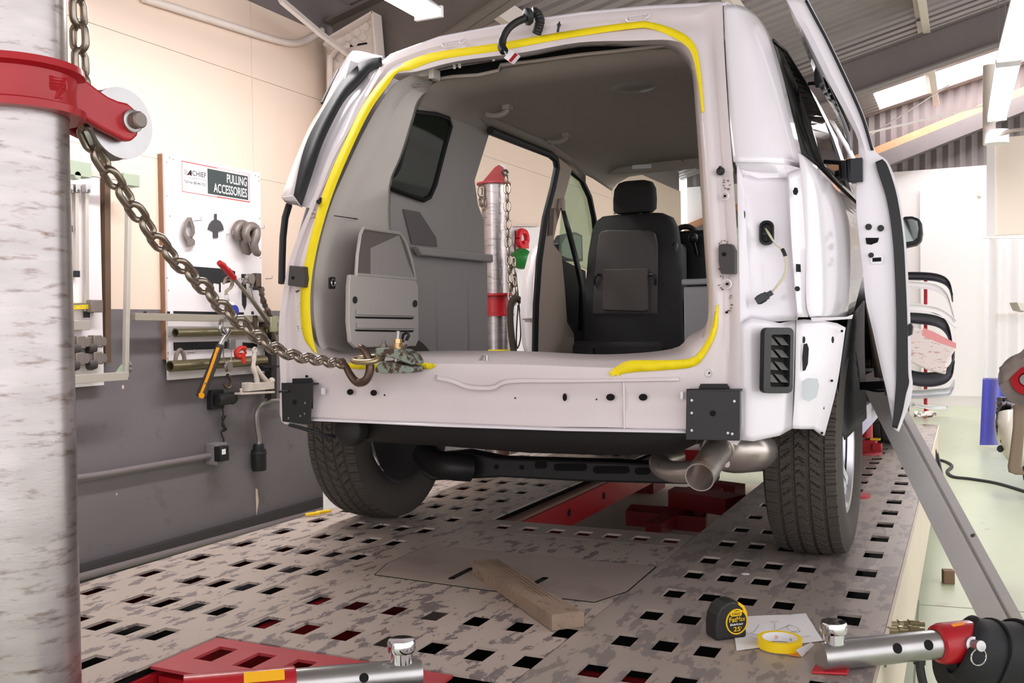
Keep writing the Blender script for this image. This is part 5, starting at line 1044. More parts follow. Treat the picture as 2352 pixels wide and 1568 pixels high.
tag(MB().tube([Wl(120, 1104, .03), Wl(228, 1090, .03), Wl(475, 1047, .03), Wl(488, 1046, .03)], .016, 10).build('conduit_pipe', CND, None), 'grey conduit pipe running along the wall into the socket box', 'pipe')
tag(MB().tube([Wl(60, 1358, .05), Wl(178, 1326, .05), Wl(480, 1243, .05), Wl(775, 1161, .05), Wl(860, 1137, .05)], .02, 10).build('conduit_pipe', CND, None), 'grey pipe running along the foot of the wall behind the deck', 'pipe')
tag(MB().box((XW+.03, 5, .045), (.05, 16, .09)).build('baseboard_left', mat('dark_skirting', (62, 58, 60), .7), None, smooth=0), kind='structure')
tag(MB().tube(smoothp([Wl(645, 919, .05), Wl(620, 920, .05), Wl(600, 928, .05), Wl(590, 945, .05), Wl(590, 975, .05), Wl(595, 1010, .05), Wl(594, 1025, .05)], 30), .014, 10).build('flexible_conduit', mat('metal_conduit', (164, 158, 156), .35, .7), None), 'curved metal conduit dropping from behind the van to the black plug', 'pipe')
pg = thing('hanging_plug', 'black cylindrical plug hanging on the end of the curved conduit', 'plug', Wl(594, 1045, .05))
MB().lathe([(0, .0), (.03, .0), (.034, -.01), (.034, -.03), (.044, -.035), (.044, -.15), (.04, -.16), (0, -.16)], Wl(594, 1019, .05), n=20).build('body', BLACK, pg, 30)
MB().lathe([(.045, -.045), (.047, -.05), (.047, -.06), (.045, -.065)], Wl(594, 1019, .05), n=20).build('collar', RUBBERD, pg, 30)
tag(MB().tube(smoothp([AX(x, y, XW+.03) for x, y in [(330, -4), (500, 50), (600, 82), (660, 98), (690, 97), (716, 86), (740, 70)]], 40), .022, 10).build('conduit_pipe', PALE, None), 'pale conduit pipe sweeping down along the top of the cream wall', 'pipe')
# ---- measuring-rod board at far left, partly behind the pole
XC = XW+.04
Cc = lambda x, y, o=0: AX(x, y, XC+o)
mbd = thing('rod_board', 'white tool board with measuring rods and clamps beside the pole', 'board', (XW, 3.2, 1.5))
a, b = Cc(120, 384), Cc(239, 884)
MB().box((XC-.01, (a.y+b.y)/2-.15, (Cc(239, 384).z+b.z)/2), (.02, b.y-a.y+.3, Cc(239, 384).z-b.z)).build('panel', BW, mbd, smooth=0)
MB().bar(Cc(242, 352, -.02), Cc(244, 833, -.02), .03, .035, V((0, 1, 0))).build('side_batten', mat('dark_brown_batten', (104, 82, 66), .7, var=.2), mbd, smooth=0)
ALU = mat('dull_aluminium', (196, 188, 180), .4, .5)
for i, (x, y0_, y1_) in enumerate(((158, 430, 528), (175, 430, 632), (198, 432, 725))):
    o = thing('measuring_rod', ['pale measuring rod close beside the pole, leftmost of three', 'middle of the three pale measuring rods on the left board', 'long pale measuring rod, third of three from the pole'][i], 'rod', Cc(x, y1_))
    MB().bar(Cc(x, y0_, .02), Cc(x+1, y1_-8, .02), .02, .012, V((1, 0, 0))).build('rod', ALU, o, smooth=0)
    MB().box(Cc(x+1, y1_-3, .02), (.02, .022, .03)).build('tip', BLACK, o, smooth=0)
    MB().box(Cc(x, 433, .02), (.03, .03, .04)).cyl(Cc(x, 435, .02), Cc(x+8, 438, .04), .007, n=8).build('clip', STEEL, o, smooth=0, bevel=.003)
o = thing('tape_gauge', 'short yellow scale gauge with grey end block on the left board', 'gauge', Cc(190, 702))
MB().bar(Cc(150, 703, .03), Cc(204, 702, .03), .02, .03).build('scale', mat('yellow_scale', (222, 196, 40), .5, col2=(50, 50, 40), mscale=120, mlo=.6, mhi=.62), o, smooth=0)
MB().bar(Cc(150, 699, .035), Cc(204, 697, .035), .012, .008).build('rail', STEEL, o, smooth=0)
MB().box(Cc(215, 703, .035), (.05, .07, .06)).cyl(Cc(211, 712, .04), Cc(211, 719, .04), .009, n=8).box(Cc(215, 695, .04), (.02, .03, .01)).build('end_block', GREYM, o, smooth=30, bevel=.003)
wall_thing(MB().bar(Cc(150, 747, .03), Cc(202, 747, .03), .03, .045), 'flat_bar', 'short flat pale bar lying below the yellow scale gauge', 'bar', ALU, smooth=0, bevel=.002)
for i, (x, y) in enumerate(((172, 790), (210, 788), (170, 828), (211, 826))):
    o = thing('rod_clamp', ['small grey clamp on left board, upper row beside the pole', 'small grey clamp on left board, upper row near the batten', 'small grey clamp on left board, lower row beside the pole', 'small grey clamp on left board, lower row near the batten'][i], 'clamp', Cc(x, y), 'rod clamps on the left board')
    MB().box(Cc(x-8, y-4, .03), (.04, .07, .045)).box(Cc(x+8, y-4, .04), (.045, .05, .06)).build('body', GREYM, o, bevel=.004)
    MB().lathe([(0, 0), (.02, 0), (.026, .012), (.022, .03), (0, .03)], Cc(x+17, y-4, .03), (1, .2, 0), 12).build('knob', mat('worn_grey_knob', (120, 112, 110), .5), o)
    MB().lathe([(0, -.02), (.028, -.02), (.03, 0), (.024, .02), (0, .02)], Cc(x, y+10, .04), (.3, 1, 0), 12).build('wheel', mat('dark_clamp_wheel', (70, 64, 62), .6), o)
    MB().cyl(Cc(x+14, y+6, .04), Cc(x+24, y+8, .04), .006, n=8).build('screw', STEEL, o)
fr_ = thing('gauge_rig', 'pale tubular measuring frame hung between the two wall boards', 'frame', Cc(290, 860, .1)); FRM = mat('pale_green_grey_metal', (190, 184, 174), .45, .25); GRN = mat('pale_green_casting', (158, 170, 150), .5)
MB().bar(Cc(296, 420, .12), Cc(288, 866, .12), .024, .024, V((0, 1, 0))).build('upright', FRM, fr_, smooth=0, bevel=.002)
MB().bar(Cc(150, 872, .12), Cc(289, 863, .12), .03, .04).build('lower_arm', FRM, fr_, smooth=0, bevel=.002)
MB().bar(Cc(160, 391, .12), Cc(290, 410, .12), .02, .03).bar(Cc(190, 400, .12), Cc(212, 405, .12), .01, .01).build('upper_arm', FRM, fr_, smooth=0, bevel=.002)
MB().box(Cc(176, 389, .12), (.06, .12, .07)).cyl(Cc(174, 385, .12), Cc(174, 373, .12), .007, n=8).lathe([(0, -.02), (.02, -.02), (.02, .02), (0, .02)], Cc(172, 403, .13), (1, 0, 0), 14).build('slider', GRN, fr_, bevel=.004)
MB().box(Cc(295, 414, .12), (.05, .1, .06)).build('corner_block', GRN, fr_, bevel=.004)
MB().prism([Cc(x, y, .1) for x, y in [(264, 856), (280, 834), (284, 836), (284, 858)]], (.02, 0, 0)).build('gusset', GRN, fr_, smooth=0)
MB().cyl(Cc(292, 838, .12), Cc(297, 838, .12), .02, n=6).cyl(Cc(292, 848, .12), Cc(297, 848, .12), .02, n=6).build('clamp_nut', mat('worn_grey_knob', (120, 112, 110), .5), fr_, smooth=0)
# ---------------------------------------------------------------- small things on the deck
tb = thing('timber_block', 'rough weathered length of two-by-four lying on the deck', 'timber', AZ(1180, 1370))
a = AZ(1085, 1318, DECK+.0024); b = AZ(1268, 1449, DECK+.0024); c = AZ(1320, 1442, DECK+.0024); dr = (b-a).normalized(); wv = V((-dr.y, dr.x, 0)); wv = wv if wv.dot(c-b) > 0 else -wv; wd_ = .086; th = .038
rows = []; rt_ = random.Random(5)
for i in range(14):
    p = a.lerp(b, i/13); row = []
    dip = .010*math.exp(-((i-8)/1.2)**2)
    for u, v in ((0, 0), (0, .6), (0, 1), (.08, 1.03), (.35, 1.02), (.7, 1), (.92, 1), (1, .92), (1, .5), (1, 0)):
        row.append(p+wv*(wd_*(u if u < .5 else u-dip*4*(1 if u > .6 else 0)))+V((0, 0, th*v+.0006+rt_.uniform(-.0006, .0006)*(v > 0)-(dip*.5 if u > .5 and v > .4 else 0))))
    rows.append(row)
o = MB().grid(rows, cv=True); m_ = len(rows[0]); o.f.append(tuple(range(m_))); o.f.append(tuple(13*m_+k for k in range(m_))[::-1]); o.build('plank', WOOD, tb, 35)
gr = MB()
for k in range(6): gr.bar(a.lerp(b, .02)+wv*(.012+.012*k)+V((0, 0, th+.0008)), a.lerp(b, .55+.07*k)+wv*(.012+.0105*k)+V((0, 0, th+.0006)), .0012, .0008)
g_o = gr.build('grain_line', mat('dark_timber_grain', (98, 78, 62), .8), tb, smooth=0); g_o['kind'] = 'stuff'
# tape measure
tc_ = AZ(1684, 1462); cen = AZ(1682, 1472, DECK); tn = V((-.25, -.97, 0)).normalized()
pa_ = AZ(1644, 1473); pb_ = AZ(1716, 1464); ux = (pb_-pa_).normalized(); uz = V((0, 0, 1)); un = ux.cross(uz); S_ = (pb_-pa_).length
tm = thing('tape_measure', 'black and yellow 25 foot tape measure standing on the deck', 'tape measure', (pa_+pb_)/2)
TMo = lambda u, v, o=0: pa_+ux*(S_*u)+uz*(S_*v)+un*o
ol = [(.02, .0), (.98, 0), (1.0, .12), (.985, .3), (1.01, .5), (.985, .72), (.9, .92), (.76, 1.03), (.56, 1.08), (.36, 1.05), (.17, .93), (.05, .72), (.0, .45), (.0, .15)]
TH_ = S_*.62
MB().prism([TMo(u, v, 0) for u, v in ol], -un*TH_).build('case', mat('black_case_rubber', (34, 33, 34), .55), tm, smooth=0, bevel=.006)
yl = [(.74, 1.045), (.9, .935), (1.0, .73), (1.015, .5), (.99, .3), (.93, .3), (.95, .5), (.93, .7), (.85, .86), (.72, .98)]
MB().prism([TMo(u, v, .0012) for u, v in yl], -un*.012).build('shell', YEL, tm, smooth=0)
LB = (.66, .5)
def ring2(r0, r1, m, nm, o):
    k = 40; MB().grid([[TMo(LB[0]+r*math.cos(t), LB[1]+r*1.05*math.sin(t), o_) for t in [2*PI*i/k for i in range(k)]] for r, o_ in ((r0, 0), (r0, o), (r1, o), (r1, 0))], cv=True).build(nm, m, tm, 30)
MB().prism([TMo(LB[0]+.32*math.cos(t), LB[1]+.336*math.sin(t), .001) for t in [2*PI*i/40 for i in range(40)]], un*.0008).build('label_disc', INK, tm, smooth=0)
ring2(.31, .345, YEL, 'label_ring', .0028)
FX, FZ = ux, uz
def tmt(s, u, v, h, w, m, **k): text(s, TMo(u, v, .0022), FX, FZ, S_*h, m, tm, w=S_*w, align='CENTER', **k)
MB().prism([TMo(u, v, .002) for u, v in rr(.46, .66, .82, .8, .05)], un*.0006).build('name_band', YEL, tm, smooth=0)
text('STANLEY', TMo(.64, .69, .003), FX, FZ, S_*.075, INK, tm, w=S_*.28, align='CENTER', bold=.01)
tmt('Fat', .535, .5, .14, .24, YEL, bold=.015); tmt('Max', .79, .51, .13, .27, YEL)
tmt('BladeArmor', .65, .4, .065, .42, WHITEP, shear=.2, bold=.01); tmt('25', .66, .23, .13, .22, YEL, bold=.015)
text("'", TMo(.79, .3, .0022), FX, FZ, S_*.05, YEL, tm)
# printed drawing under the tapes
pz = DECK+.0012
pp = thing('printed_drawing', 'white printed sheet with a part drawing under the yellow tape roll', 'paper', AZ(1780, 1450))
q = [AZ(1694, 1497, pz), AZ(1690, 1412, pz), AZ(1850, 1408, pz), AZ(1906, 1490, pz)]
q = [AZ(1692, 1494, pz), AZ(1680, 1418, pz), AZ(1851, 1409, pz), AZ(1890, 1472, pz)]
rows = [[q[0].lerp(q[3], j/8).lerp(q[1].lerp(q[2], j/8), i/8)+V((0, 0, .0015*abs(math.sin(i*.8+j*.5)))) for j in range(9)] for i in range(9)]
MB().grid(rows).build('sheet', WHITEP, pp, 60)
px_ = (q[3]-q[0]).normalized(); py_ = V((-px_.y, px_.x, 0)); PZ = V((0, 0, .004))
ln = MB()
def pl(pts, w=.0007):
    P3 = [AZ(x, y, pz+.003) for x, y in pts]
    for s, e in zip(P3, P3[1:]): ln.bar(s, e, w, .0003)
pl([(1779, 1430), (1779, 1452)]); pl([(1722, 1454), (1732, 1450), (1740, 1440), (1743, 1434)]); pl([(1727, 1455), (1750, 1458), (1778, 1450), (1806, 1438), (1816, 1436)]); pl([(1722, 1462), (1750, 1470)])
pl([(1806, 1438), (1812, 1434), (1830, 1440), (1838, 1450), (1826, 1452), (1812, 1446), (1806, 1438)]); pl([(1790, 1458), (1830, 1448)]); pl([(1770, 1452), (1776, 1449), (1774, 1456)])
ln.build('drawing_lines', INK, pp, smooth=0)
ex = (AZ(1800, 1427, pz)-AZ(1760, 1430, pz)).normalized(); eyy = V((-ex.y, ex.x, 0))
text('PATCH', AZ(1771, 1429, pz+.003), ex, eyy, .006, INK, pp, w=.02); text('Page 1 of 1', AZ(1812, 1413, pz+.003), ex, eyy, .0035, INK, pp, w=.022)
text('LOW REAR', AZ(1838, 1463, pz+.003), ex, eyy, .0045, INK, pp, w=.026)
# yellow tape roll
rc_ = AZ(1791, 1485, DECK+.003); rl = thing('tape_roll', 'roll of yellow masking tape lying flat on the printed sheet', 'tape', rc_)
ro = (AZ(1842, 1478)-AZ(1740, 1478)).length/2*.97; rw = .022
MB().lathe([(ro*.8, .0005), (ro, .0005), (ro, rw), (ro*.8, rw), (ro*.8, .0005)], rc_, n=48).build('roll', mat('bright_yellow_tape', (250, 214, 20), .5), rl, 30)
MB().lathe([(ro*.765, .001), (ro*.8, .001), (ro*.8, rw-.0005), (ro*.765, rw-.0005), (ro*.765, .001)], rc_, n=48).build('core', WHITEP, rl, 30)
for a0, s, m, w in ((2.05, '3M', REDINK, .012), (1.1, 'ing Tape', INK, .018)):
    p = rc_+V((math.cos(a0), math.sin(a0), 0))*ro*.76+V((0, 0, .006)); dx = V((math.sin(a0), -math.cos(a0), 0)); text(s, p, dx, V((0, 0, 1)), .008, m, rl, w=w)
MB().prism([AZ(1806, 1503, DECK+.002), AZ(1830, 1492, DECK+.004), AZ(1842, 1506, DECK+.002), AZ(1836, 1508, DECK+.002)], (0, 0, .0008)).build('loose_tail', mat('orange_tape_edge', (236, 160, 70), .6), rl, smooth=0)
tg = MB().prism([AZ(1828, 1493, DECK+.03), AZ(1862, 1476, DECK+.028), AZ(1870, 1480, DECK+.012), AZ(1842, 1508, DECK+.004)], (0, 0, .0008)); tag(tg.build('torn_wrapper', WHITEP, None, smooth=0), 'crumpled white wrapper scrap standing beside the yellow tape roll', 'wrapper')
# red plate and the portable ram lying across it
tag(MB().prism([AZ(x, y, DECK+.001) for x, y in [(1863, 1547), (1946, 1551), (1956, 1523), (1878, 1520)]], (0, 0, .005)).build('red_plate', mat('chipped_red_plate', (186, 40, 50), .45, col2=(150, 130, 118), mscale=14, mlo=.62, mhi=.68), None, smooth=0, bevel=.002), 'small flat red steel plate under the silver ram tube', 'plate')
def ram(p, d, r, L, label, near=False):
    t = thing('hydraulic_ram', label, 'ram', p); x = d.cross(V((0, 0, 1))).normalized(); u = x.cross(d)
    MB().lathe([(0, 0), (r*.93, 0), (r, .006), (r, L), (0, L)], p, d, 40).build('tube', STEEL, t, 30)
    return t, x, u
E1, E2 = AD(1884, 1507, 2.06), AD(2160, 1478, 2.12); dR = (E2-E1).normalized()
rt1, rx, ru = ram(E1, dR, .031, (E2-E1).length, 'silver hydraulic ram with red body in a black sleeve, bottom right')
if rx.dot(V((0, 1, 0))) > 0: rx = -rx
for f in (.57, .83):
    p = E1.lerp(E2, f); hn = (CAM-p); hn = (hn-dR*hn.dot(dR)).normalized(); MB().disc(p+hn*.0305, hn, .011, .0008, 20).build('pin_hole', DARK, rt1, smooth=0)
def knob(t, p, u, s=1):
    MB().lathe([(0, 0), (.021*s, 0), (.021*s, .02*s), (.026*s, .022*s), (.0275*s, .026*s), (.0275*s, .04*s), (.025*s, .045*s), (0, .046*s)], p, u, 32).build('screw_cap', CHROME, t, 30)
knob(rt1, E1.lerp(E2, .11)+V((0, 0, .026)), V((0, 0, 1)), 1.02)
MB().lathe([(.032, -.012), (.04, -.008), (.044, .004), (.044, .075), (.04, .08)], E2, dR, 36).build('red_body', RED, rt1, 30)
bp = E2+dR*.045; hn = (CAM-bp); hn = (hn-dR*hn.dot(dR)); hn = (hn-V((0, 0, 1))*hn.z*.5).normalized()
MB().lathe([(0, .035), (.017, .035), (.017, .05), (.0115, .052), (.0115, .075), (0, .076)], bp, hn, 20).build('lock_pin', STEEL, rt1, 30)
MB().tube([bp+hn*.066+dR*(.018*math.cos(t))+V((0, 0, -.024+.018*math.sin(t))) for t in [k*PI/14 for k in range(28)]], .0018, 6, closed=True).build('pull_ring', CHROME, rt1)
MB().prism([AD(x, y, 2.05) for x, y in [(2185, 1434), (2212, 1429), (2216, 1434), (2190, 1439)]], FW*.004).build('orange_label', mat('orange_label', (226, 130, 30), .5), rt1, smooth=0)
SLV = mat('black_nylon_sleeve', (26, 26, 30), .7, bump=.2, bscale=250)
sl = thing('fabric_sleeve', 'loose black fabric sleeve wrapped over the ram at bottom right', 'sleeve', AD(2300, 1480, 2.15))
rows = []
for f, r, sag in ((0, .05, 0), (.05, .062, .0), (.12, .068, .012), (.25, .072, .018), (.4, .07, .02), (.6, .08, .024), (1, .09, .03)):
    c = AD(2205, 1475, 2.13).lerp(AD(2430, 1478, 2.22), f); rows.append([c+rx*(r*math.cos(t))+V((0, 0, 1))*(r*math.sin(t)*(1.25 if math.sin(t) < 0 else .85)-sag)+dR*(.03*math.sin(t)-.02*math.cos(t)) for t in [2*PI*k/32 for k in range(32)]])
MB().grid(rows, cv=True).build('sleeve', SLV, sl, 60, solid=.004)
for f in (.25, .5): 
    c = AD(2205, 1475, 2.13).lerp(AD(2430, 1478, 2.22), f); MB().tube([c+rx*(.076*math.cos(t))+V((0, 0, 1))*(.076*math.sin(t)*(1.25 if math.sin(t) < 0 else .85)-.018)+dR*(.03*math.sin(t)) for t in [2*PI*k/32 for k in range(32)]], .004, 6, closed=True).build('sleeve_fold', SLV, sl)
cf = MB(); rows = []
for f in (0, .5, 1):
    c = AD(2170, 1535, 2.15).lerp(AD(2400, 1560, 2.2), f); rows.append([c+V((0, 0, 1))*(.05*math.sin(t))+rx*(.045*math.cos(t)) for t in [2*PI*k/24 for k in range(24)]])
cf.grid(rows, cv=True); cf.f.append(tuple(range(24))); cf.build('sleeve_tail', SLV, sl, 60)
hsn = MB().tube(smoothp([AD(2112, 1512, 2.12), AD(2113, 1530, 2.12), AD(2116, 1550, 2.12), AD(2122, 1575, 2.12), AD(2140, 1640, 2.1)], 20), .0095, 10).cyl(AD(2112, 1508, 2.12), AD(2112, 1524, 2.12), .014, n=6); hsn.build('hose', RUBBERD, rt1)
# brass couplers at the deck edge
hc_ = thing('hose_coupler', 'brass hydraulic couplers lying at the deck edge by the ram', 'coupler', AD(2080, 1440, 2.35)); BR = mat('dull_brass', (150, 138, 108), .4, .7, var=.2, vscale=40)
for y, d in ((1433, 2.42), (1447, 2.36)):
    m = MB(); x = 2040
    for w, r in ((22, .0095), (10, .012), (14, .009), (8, .0125), (16, .01), (12, .008)): m.cyl(AD(x, y, d), AD(x+w, y+.4, d), r, n=12); x += w
    m.build('coupler', BR, hc_, 30)
MB().cyl(AD(2028, 1500, 2.2), AD(2028, 1530, 2.2), .008, n=10).cyl(AD(2048, 1500, 2.2), AD(2048, 1522, 2.2), .009, n=10).build('fitting', GREYM, hc_)
# second ram, bottom left
F1, F2 = AD(966, 1545, 1.9), AD(560, 1580, 1.8); dF = (F2-F1).normalized()
rt2, _, _ = ram(F1, dF, .028, .26, 'silver hydraulic ram with red sleeve and yellow label, bottom left')
MB().lathe([(.03, 0), (.033, .003), (.033, .2), (.03, .2)], F1+dF*.24, dF, 32).build('red_body', RED, rt2, 30)
knob(rt2, F1.lerp(F2, .11)+V((0, 0, .024)), V((0, 0, 1)), 1.0)
p = F1.lerp(F2, .35); hn = (CAM-p); hn = (hn-dF*hn.dot(dF)).normalized(); MB().disc(F1+dF*.115+hn*.0275, hn, .009, .001, 18).build('pin_hole', DARK, rt2, smooth=0)
lb_ = [F1+dF*t+hn*.0335+V((0, 0, 1)).cross(dF)*0+u for t, u in ((.262, V((0, 0, .008))), (.335, V((0, 0, .008))), (.335, V((0, 0, .022))), (.262, V((0, 0, .022))))]
MB().prism([F1+dF*t+(hn*math.cos(a)+dF.cross(hn)*math.sin(a)*(-1 if dF.cross(hn).z < 0 else 1))*.0352 for t, a in ((.262, .25), (.335, .25), (.335, .9), (.262, .9))], hn*.0006).build('label', mat('yellow_label', (240, 176, 30), .5), rt2, smooth=0)
# yellow scraps on the far left of the deck
for i, (x, y) in enumerate(((702, 1182), (727, 1177))):
    p = AZ(x, y, DECK+.008); tag(MB().cyl(p, p+V((.05, .03, .006)), .007, n=8).build('yellow_scrap', YEL, None), ['yellow plastic scrap at the left deck edge, nearer of two', 'yellow plastic scrap at the left deck edge, farther of two'][i], 'scrap', 'yellow scraps at the deck edge')
# white carton behind the left rear tyre
cA = AX(802, 1128, -2.75); ct = MB().box((cA.x-.06, cA.y, cA.z/2), (.12, .1, cA.z)).build('carton', WHITEP, None, smooth=0); tag(ct, 'white carton with red lettering standing behind the left rear tyre', 'carton')
p = AX(797, 1163, -2.689); text('herin', p, V((0, 0, 1)), V((0, -1, 0)) if 0 else V((0, -.35, 0)).normalized(), .045, REDINK, ct, w=.1)
# paint drip
tag(MB().lathe([(0, 0), (.013, .0005), (.011, .0012), (0, .0015)], AZ(1712, 1318, DECK+.0005), n=14).build('paint_spot', WHITEP, None), 'white dried paint spot on the perforated deck behind the right tyre', 'paint spot')
# stand under the van by the far wheel
for i, (x, y, s) in enumerate(((1990, 1041, .75), (1968, 1140, .5))):
    p = AZ(x, y); sd = thing('pinch_stand', ['red and silver sill stand on the deck beside the front wheel', 'low red stand foot on the deck just beside the right rear wheel'][i], 'stand', p)
    MB().lathe([(0, 0), (.11*s, 0), (.11*s, .012), (0, .012)], p, n=24).build('base', REDW, sd)
    if i == 0:
        MB().box(p+V((0, 0, .045)), (.11, .12, .07)).build('body', RED, sd, bevel=.004); MB().box(p+V((.06, -.05, .045)), (.05, .05, .04)).build('wedge', RED, sd, bevel=.004)
        MB().cyl(p+V((0, 0, .09)), p+V((0, 0, .22)), .035, n=20).build('screw_tube', RED, sd); MB().cyl(p+V((.02, -.03, .2)), p+V((.02, -.03, .27)), .04, n=20).build('collar', STEEL, sd); MB().box(p+V((.05, -.03, .085)), (.05, .05, .008)).build('yellow_tag', YEL, sd)
        MB().cyl(p+V((0, 0, .25)), p+V((-.05, 0, .36)), .04, n=16).build('head', GREYM, sd)
# big aluminium brace
b0, b1 = AD(2330, 1480, 2.55), AD(2008, 868, 3.75); bd = (b0-b1).normalized(); vw = (CAM-(b0+b1)/2).normalized(); bx = bd.cross(vw).normalized(); bn = bx.cross(bd)
if bn.dot(vw) < 0: bn = -bn
br = thing('aluminium_brace', 'long grey aluminium channel brace leaning from the door to the floor', 'brace', b0)
ALB = mat('brushed_aluminium_channel', (206, 202, 200), .45, .15, var=.05, vscale=8)
if bx.x < 0: bx = -bx
sec = [(-.052, 0), (-.052, .03), (.012, .03), (.016, .024), (.022, .024), (.026, .03), (.05, .03), (.05, 0), (.044, 0), (.044, .024), (-.046, .024), (-.046, 0)]
MB().prism([b1+bx*u+bn*v for u, v in sec], b0-b1).build('channel', ALB, br, smooth=0)
pr_ = b1.lerp(b0, .72)+bx*.04+bn*.0305; MB().lathe([(0, .003), (.006, .002), (.007, 0)], pr_, bn, 12).build('rivet', DSTEEL, br)
# axle stand on the floor, timber offcuts, cable
sp = AZ(2137, 1189, 0); js = thing('axle_stand', 'dark triangular axle stand on the floor under the deck edge', 'stand', sp); DJ = mat('dark_blue_grey_stand', (60, 60, 66), .5)
for s in (-1, 1): MB().prism([sp+V((-.17, .1*s, 0)), sp+V((.17, .1*s, 0)), sp+V((.1, .1*s, .02)), sp+V((.035, .03*s, .42)), sp+V((-.035, .03*s, .42)), sp+V((-.1, .1*s, .02))], (0, .006, 0)).build('side_plate', DJ, js, smooth=0)
for s in (-1, 1): MB().prism([sp+V((.12*s, -.1, .0)), sp+V((.12*s, .1, 0)), sp+V((.04*s, .03, .4)), sp+V((.04*s, -.03, .4))], (.006, 0, 0)).build('end_plate', DJ, js, smooth=0)
MB().cyl(sp+V((0, 0, .3)), sp+V((0, 0, .46)), .03, n=16).build('post', DARKRED, js)
for i, (x, y) in enumerate(((2178, 1330), (2067, 1320))):
    p = AZ(x, y+8, 0); tag(MB().box(p+V((0, 0, .03)), (.048, .05, .06) if i == 0 else (.04, .09, .06), (V((.9, .2, 0)).normalized(), V((-.2, .9, 0)).normalized(), V((0, 0, 1)))).build('timber_offcut', mat('rusty_brown_block', (128, 100, 78), .7, var=.15), None, smooth=0, bevel=.003), ['small brown timber offcut alone on the pale green floor', 'small brown timber offcut tight beside the deck skirt'][i], 'offcut')
tag(MB().tube(smoothp([AZ(x, y, .008) for x, y in [(2090, 1050), (2155, 1056), (2180, 1064), (2186, 1072), (2176, 1083), (2190, 1095), (2230, 1100), (2290, 1110), (2352, 1128), (2420, 1150)]], 60), .013, 8).build('floor_cable', mat('dark_grey_cable', (58, 58, 60), .6), None), 'dark cable snaking across the floor at the right', 'cable')
# ---------------------------------------------------------------- far right of the shop
RK = mat('red_rack_paint', (200, 30, 50), .4)
yR = 13.2
RP = lambda x, y, o=0: AY(x, y, yR+o)
rk = thing('bumper_rack', 'red upright rack carrying the stack of bumpers', 'rack', RP(2126, 945))
MB().tube([RP(2126, 640), RP(2126, 930)], .022, 10).tube([RP(2060, 637, .1), RP(2132, 640)], .022, 8).tube([RP(2060, 875, .1), RP(2128, 870)], .018, 8).build('post', RK, rk)
fz = RP(2126, 930); MB().box((fz.x, yR, .03), (.05, .6, .05)).cyl((fz.x, yR, 0.03), fz, .022, n=10).build('foot', RK, rk, smooth=0)
def bumper(q, w, d, m, label, name='bumper_cover', n=26):
    A = smoothp([RP(x, y, d-.35*max(0, 1-i/(len(q)-1))**1.0+.0) for i, (x, y) in enumerate(q)], n); rows = []
    for i, p in enumerate(A):
        rows.append([p+V((.02*math.sin(t)*0, .05*math.cos(t), w*math.sin(t))) for t in [PI*k/8-PI/2 for k in range(9)]])
    return tag(MB().grid(rows).build(name, m, None, 60, solid=.012), label, 'bumper', 'bumper covers stored on the red rack')
WC = mat('white_bumper_plastic', (236, 232, 236), .3, coat=.4); DKB = mat('dark_bumper_plastic', (46, 44, 54), .4); SLB = mat('silver_bumper_plastic', (190, 190, 196), .28, .3)
bumper([(2040, 634), (2120, 634), (2160, 640), (2180, 655), (2188, 685)], .045, 0, DKB, 'dark bumper cover arched over the top of the rack')
bumper([(2040, 650), (2110, 654), (2150, 660), (2175, 680), (2188, 720), (2195, 745)], .04, -.05, WC, 'white bumper cover on rack, second from the top')
bumper([(2040, 706), (2110, 708), (2150, 714), (2175, 726), (2196, 744)], .05, -.1, WC, 'white bumper cover on rack, third from the top')
bumper([(2040, 724), (2100, 728), (2150, 735), (2175, 755), (2185, 790), (2188, 830)], .075, -.05, DKB, 'thick dark bumper cover on rack behind the papered part')
bumper([(2040, 850), (2110, 870), (2160, 868), (2185, 850), (2192, 815)], .085, -.02, DKB, 'dark bumper cover on rack below the papered part')
bumper([(2040, 900), (2100, 905), (2150, 902), (2180, 898), (2192, 880)], .05, 0, SLB, 'silver bumper cover near the foot of the rack')
bumper([(2040, 925), (2100, 930), (2140, 936), (2176, 936)], .02, -.05, CHROME, 'bright chrome bumper strip lying lowest on the rack', 'bumper_strip')
pm = MB().prism([RP(x, y, -.3) for x, y in [(2050, 740), (2100, 752), (2150, 766), (2196, 790), (2196, 800), (2176, 832), (2172, 860), (2130, 850), (2085, 828), (2050, 815)]], (0, .06, 0)).build('papered_bumper', mat('masking_paper', (240, 226, 228), .7, col2=(206, 150, 156), mscale=14, mlo=.58, mhi=.64, stretch=(1, 1, 3)), None, smooth=0, bevel=.02); tag(pm, 'bumper wrapped in white masking paper with faint red print', 'bumper')
MB().prism([RP(x, y, -.303) for x, y in [(2120, 752), (2145, 762), (2196, 788), (2196, 800), (2150, 784), (2118, 770)]], (0, .002, 0)).build('pink_tape', mat('pink_tape', (240, 160, 168), .6), pm, smooth=0)
# clear and blue strip curtain
yc = 9.9; CP_ = lambda x, y, o=0: AY(x, y, yc+o)
cu = thing('strip_curtain', 'clear plastic curtain with blue lower half hanging before the far wall', 'curtain', CP_(2280, 1020))
def wavy(x0, x1, y0, y1, xb0=None):
    rows = []
    for f in [i/10 for i in range(11)]:
        rows.append([CP_((x0+(xb0-x0 if xb0 else 0)*f)+(x1-x0)*u, y0+(y1-y0)*f, .1*math.sin(u*22)) for u in [k/40 for k in range(41)]])
    return MB().grid(rows)
wavy(2260, 2420, 548, 872, 2257).build('clear_sheet', mat('clear_vinyl', (250, 250, 255), .5, alpha=.3, spec=.1), cu, 60)
wavy(2257, 2420, 868, 1022, 2250).build('blue_sheet', mat('blue_vinyl', (132, 132, 222), .35), cu, 60)
MB().tube([CP_(2258, 546), CP_(2420, 546)], .008, 8).build('curtain_rail', FIXT, cu)
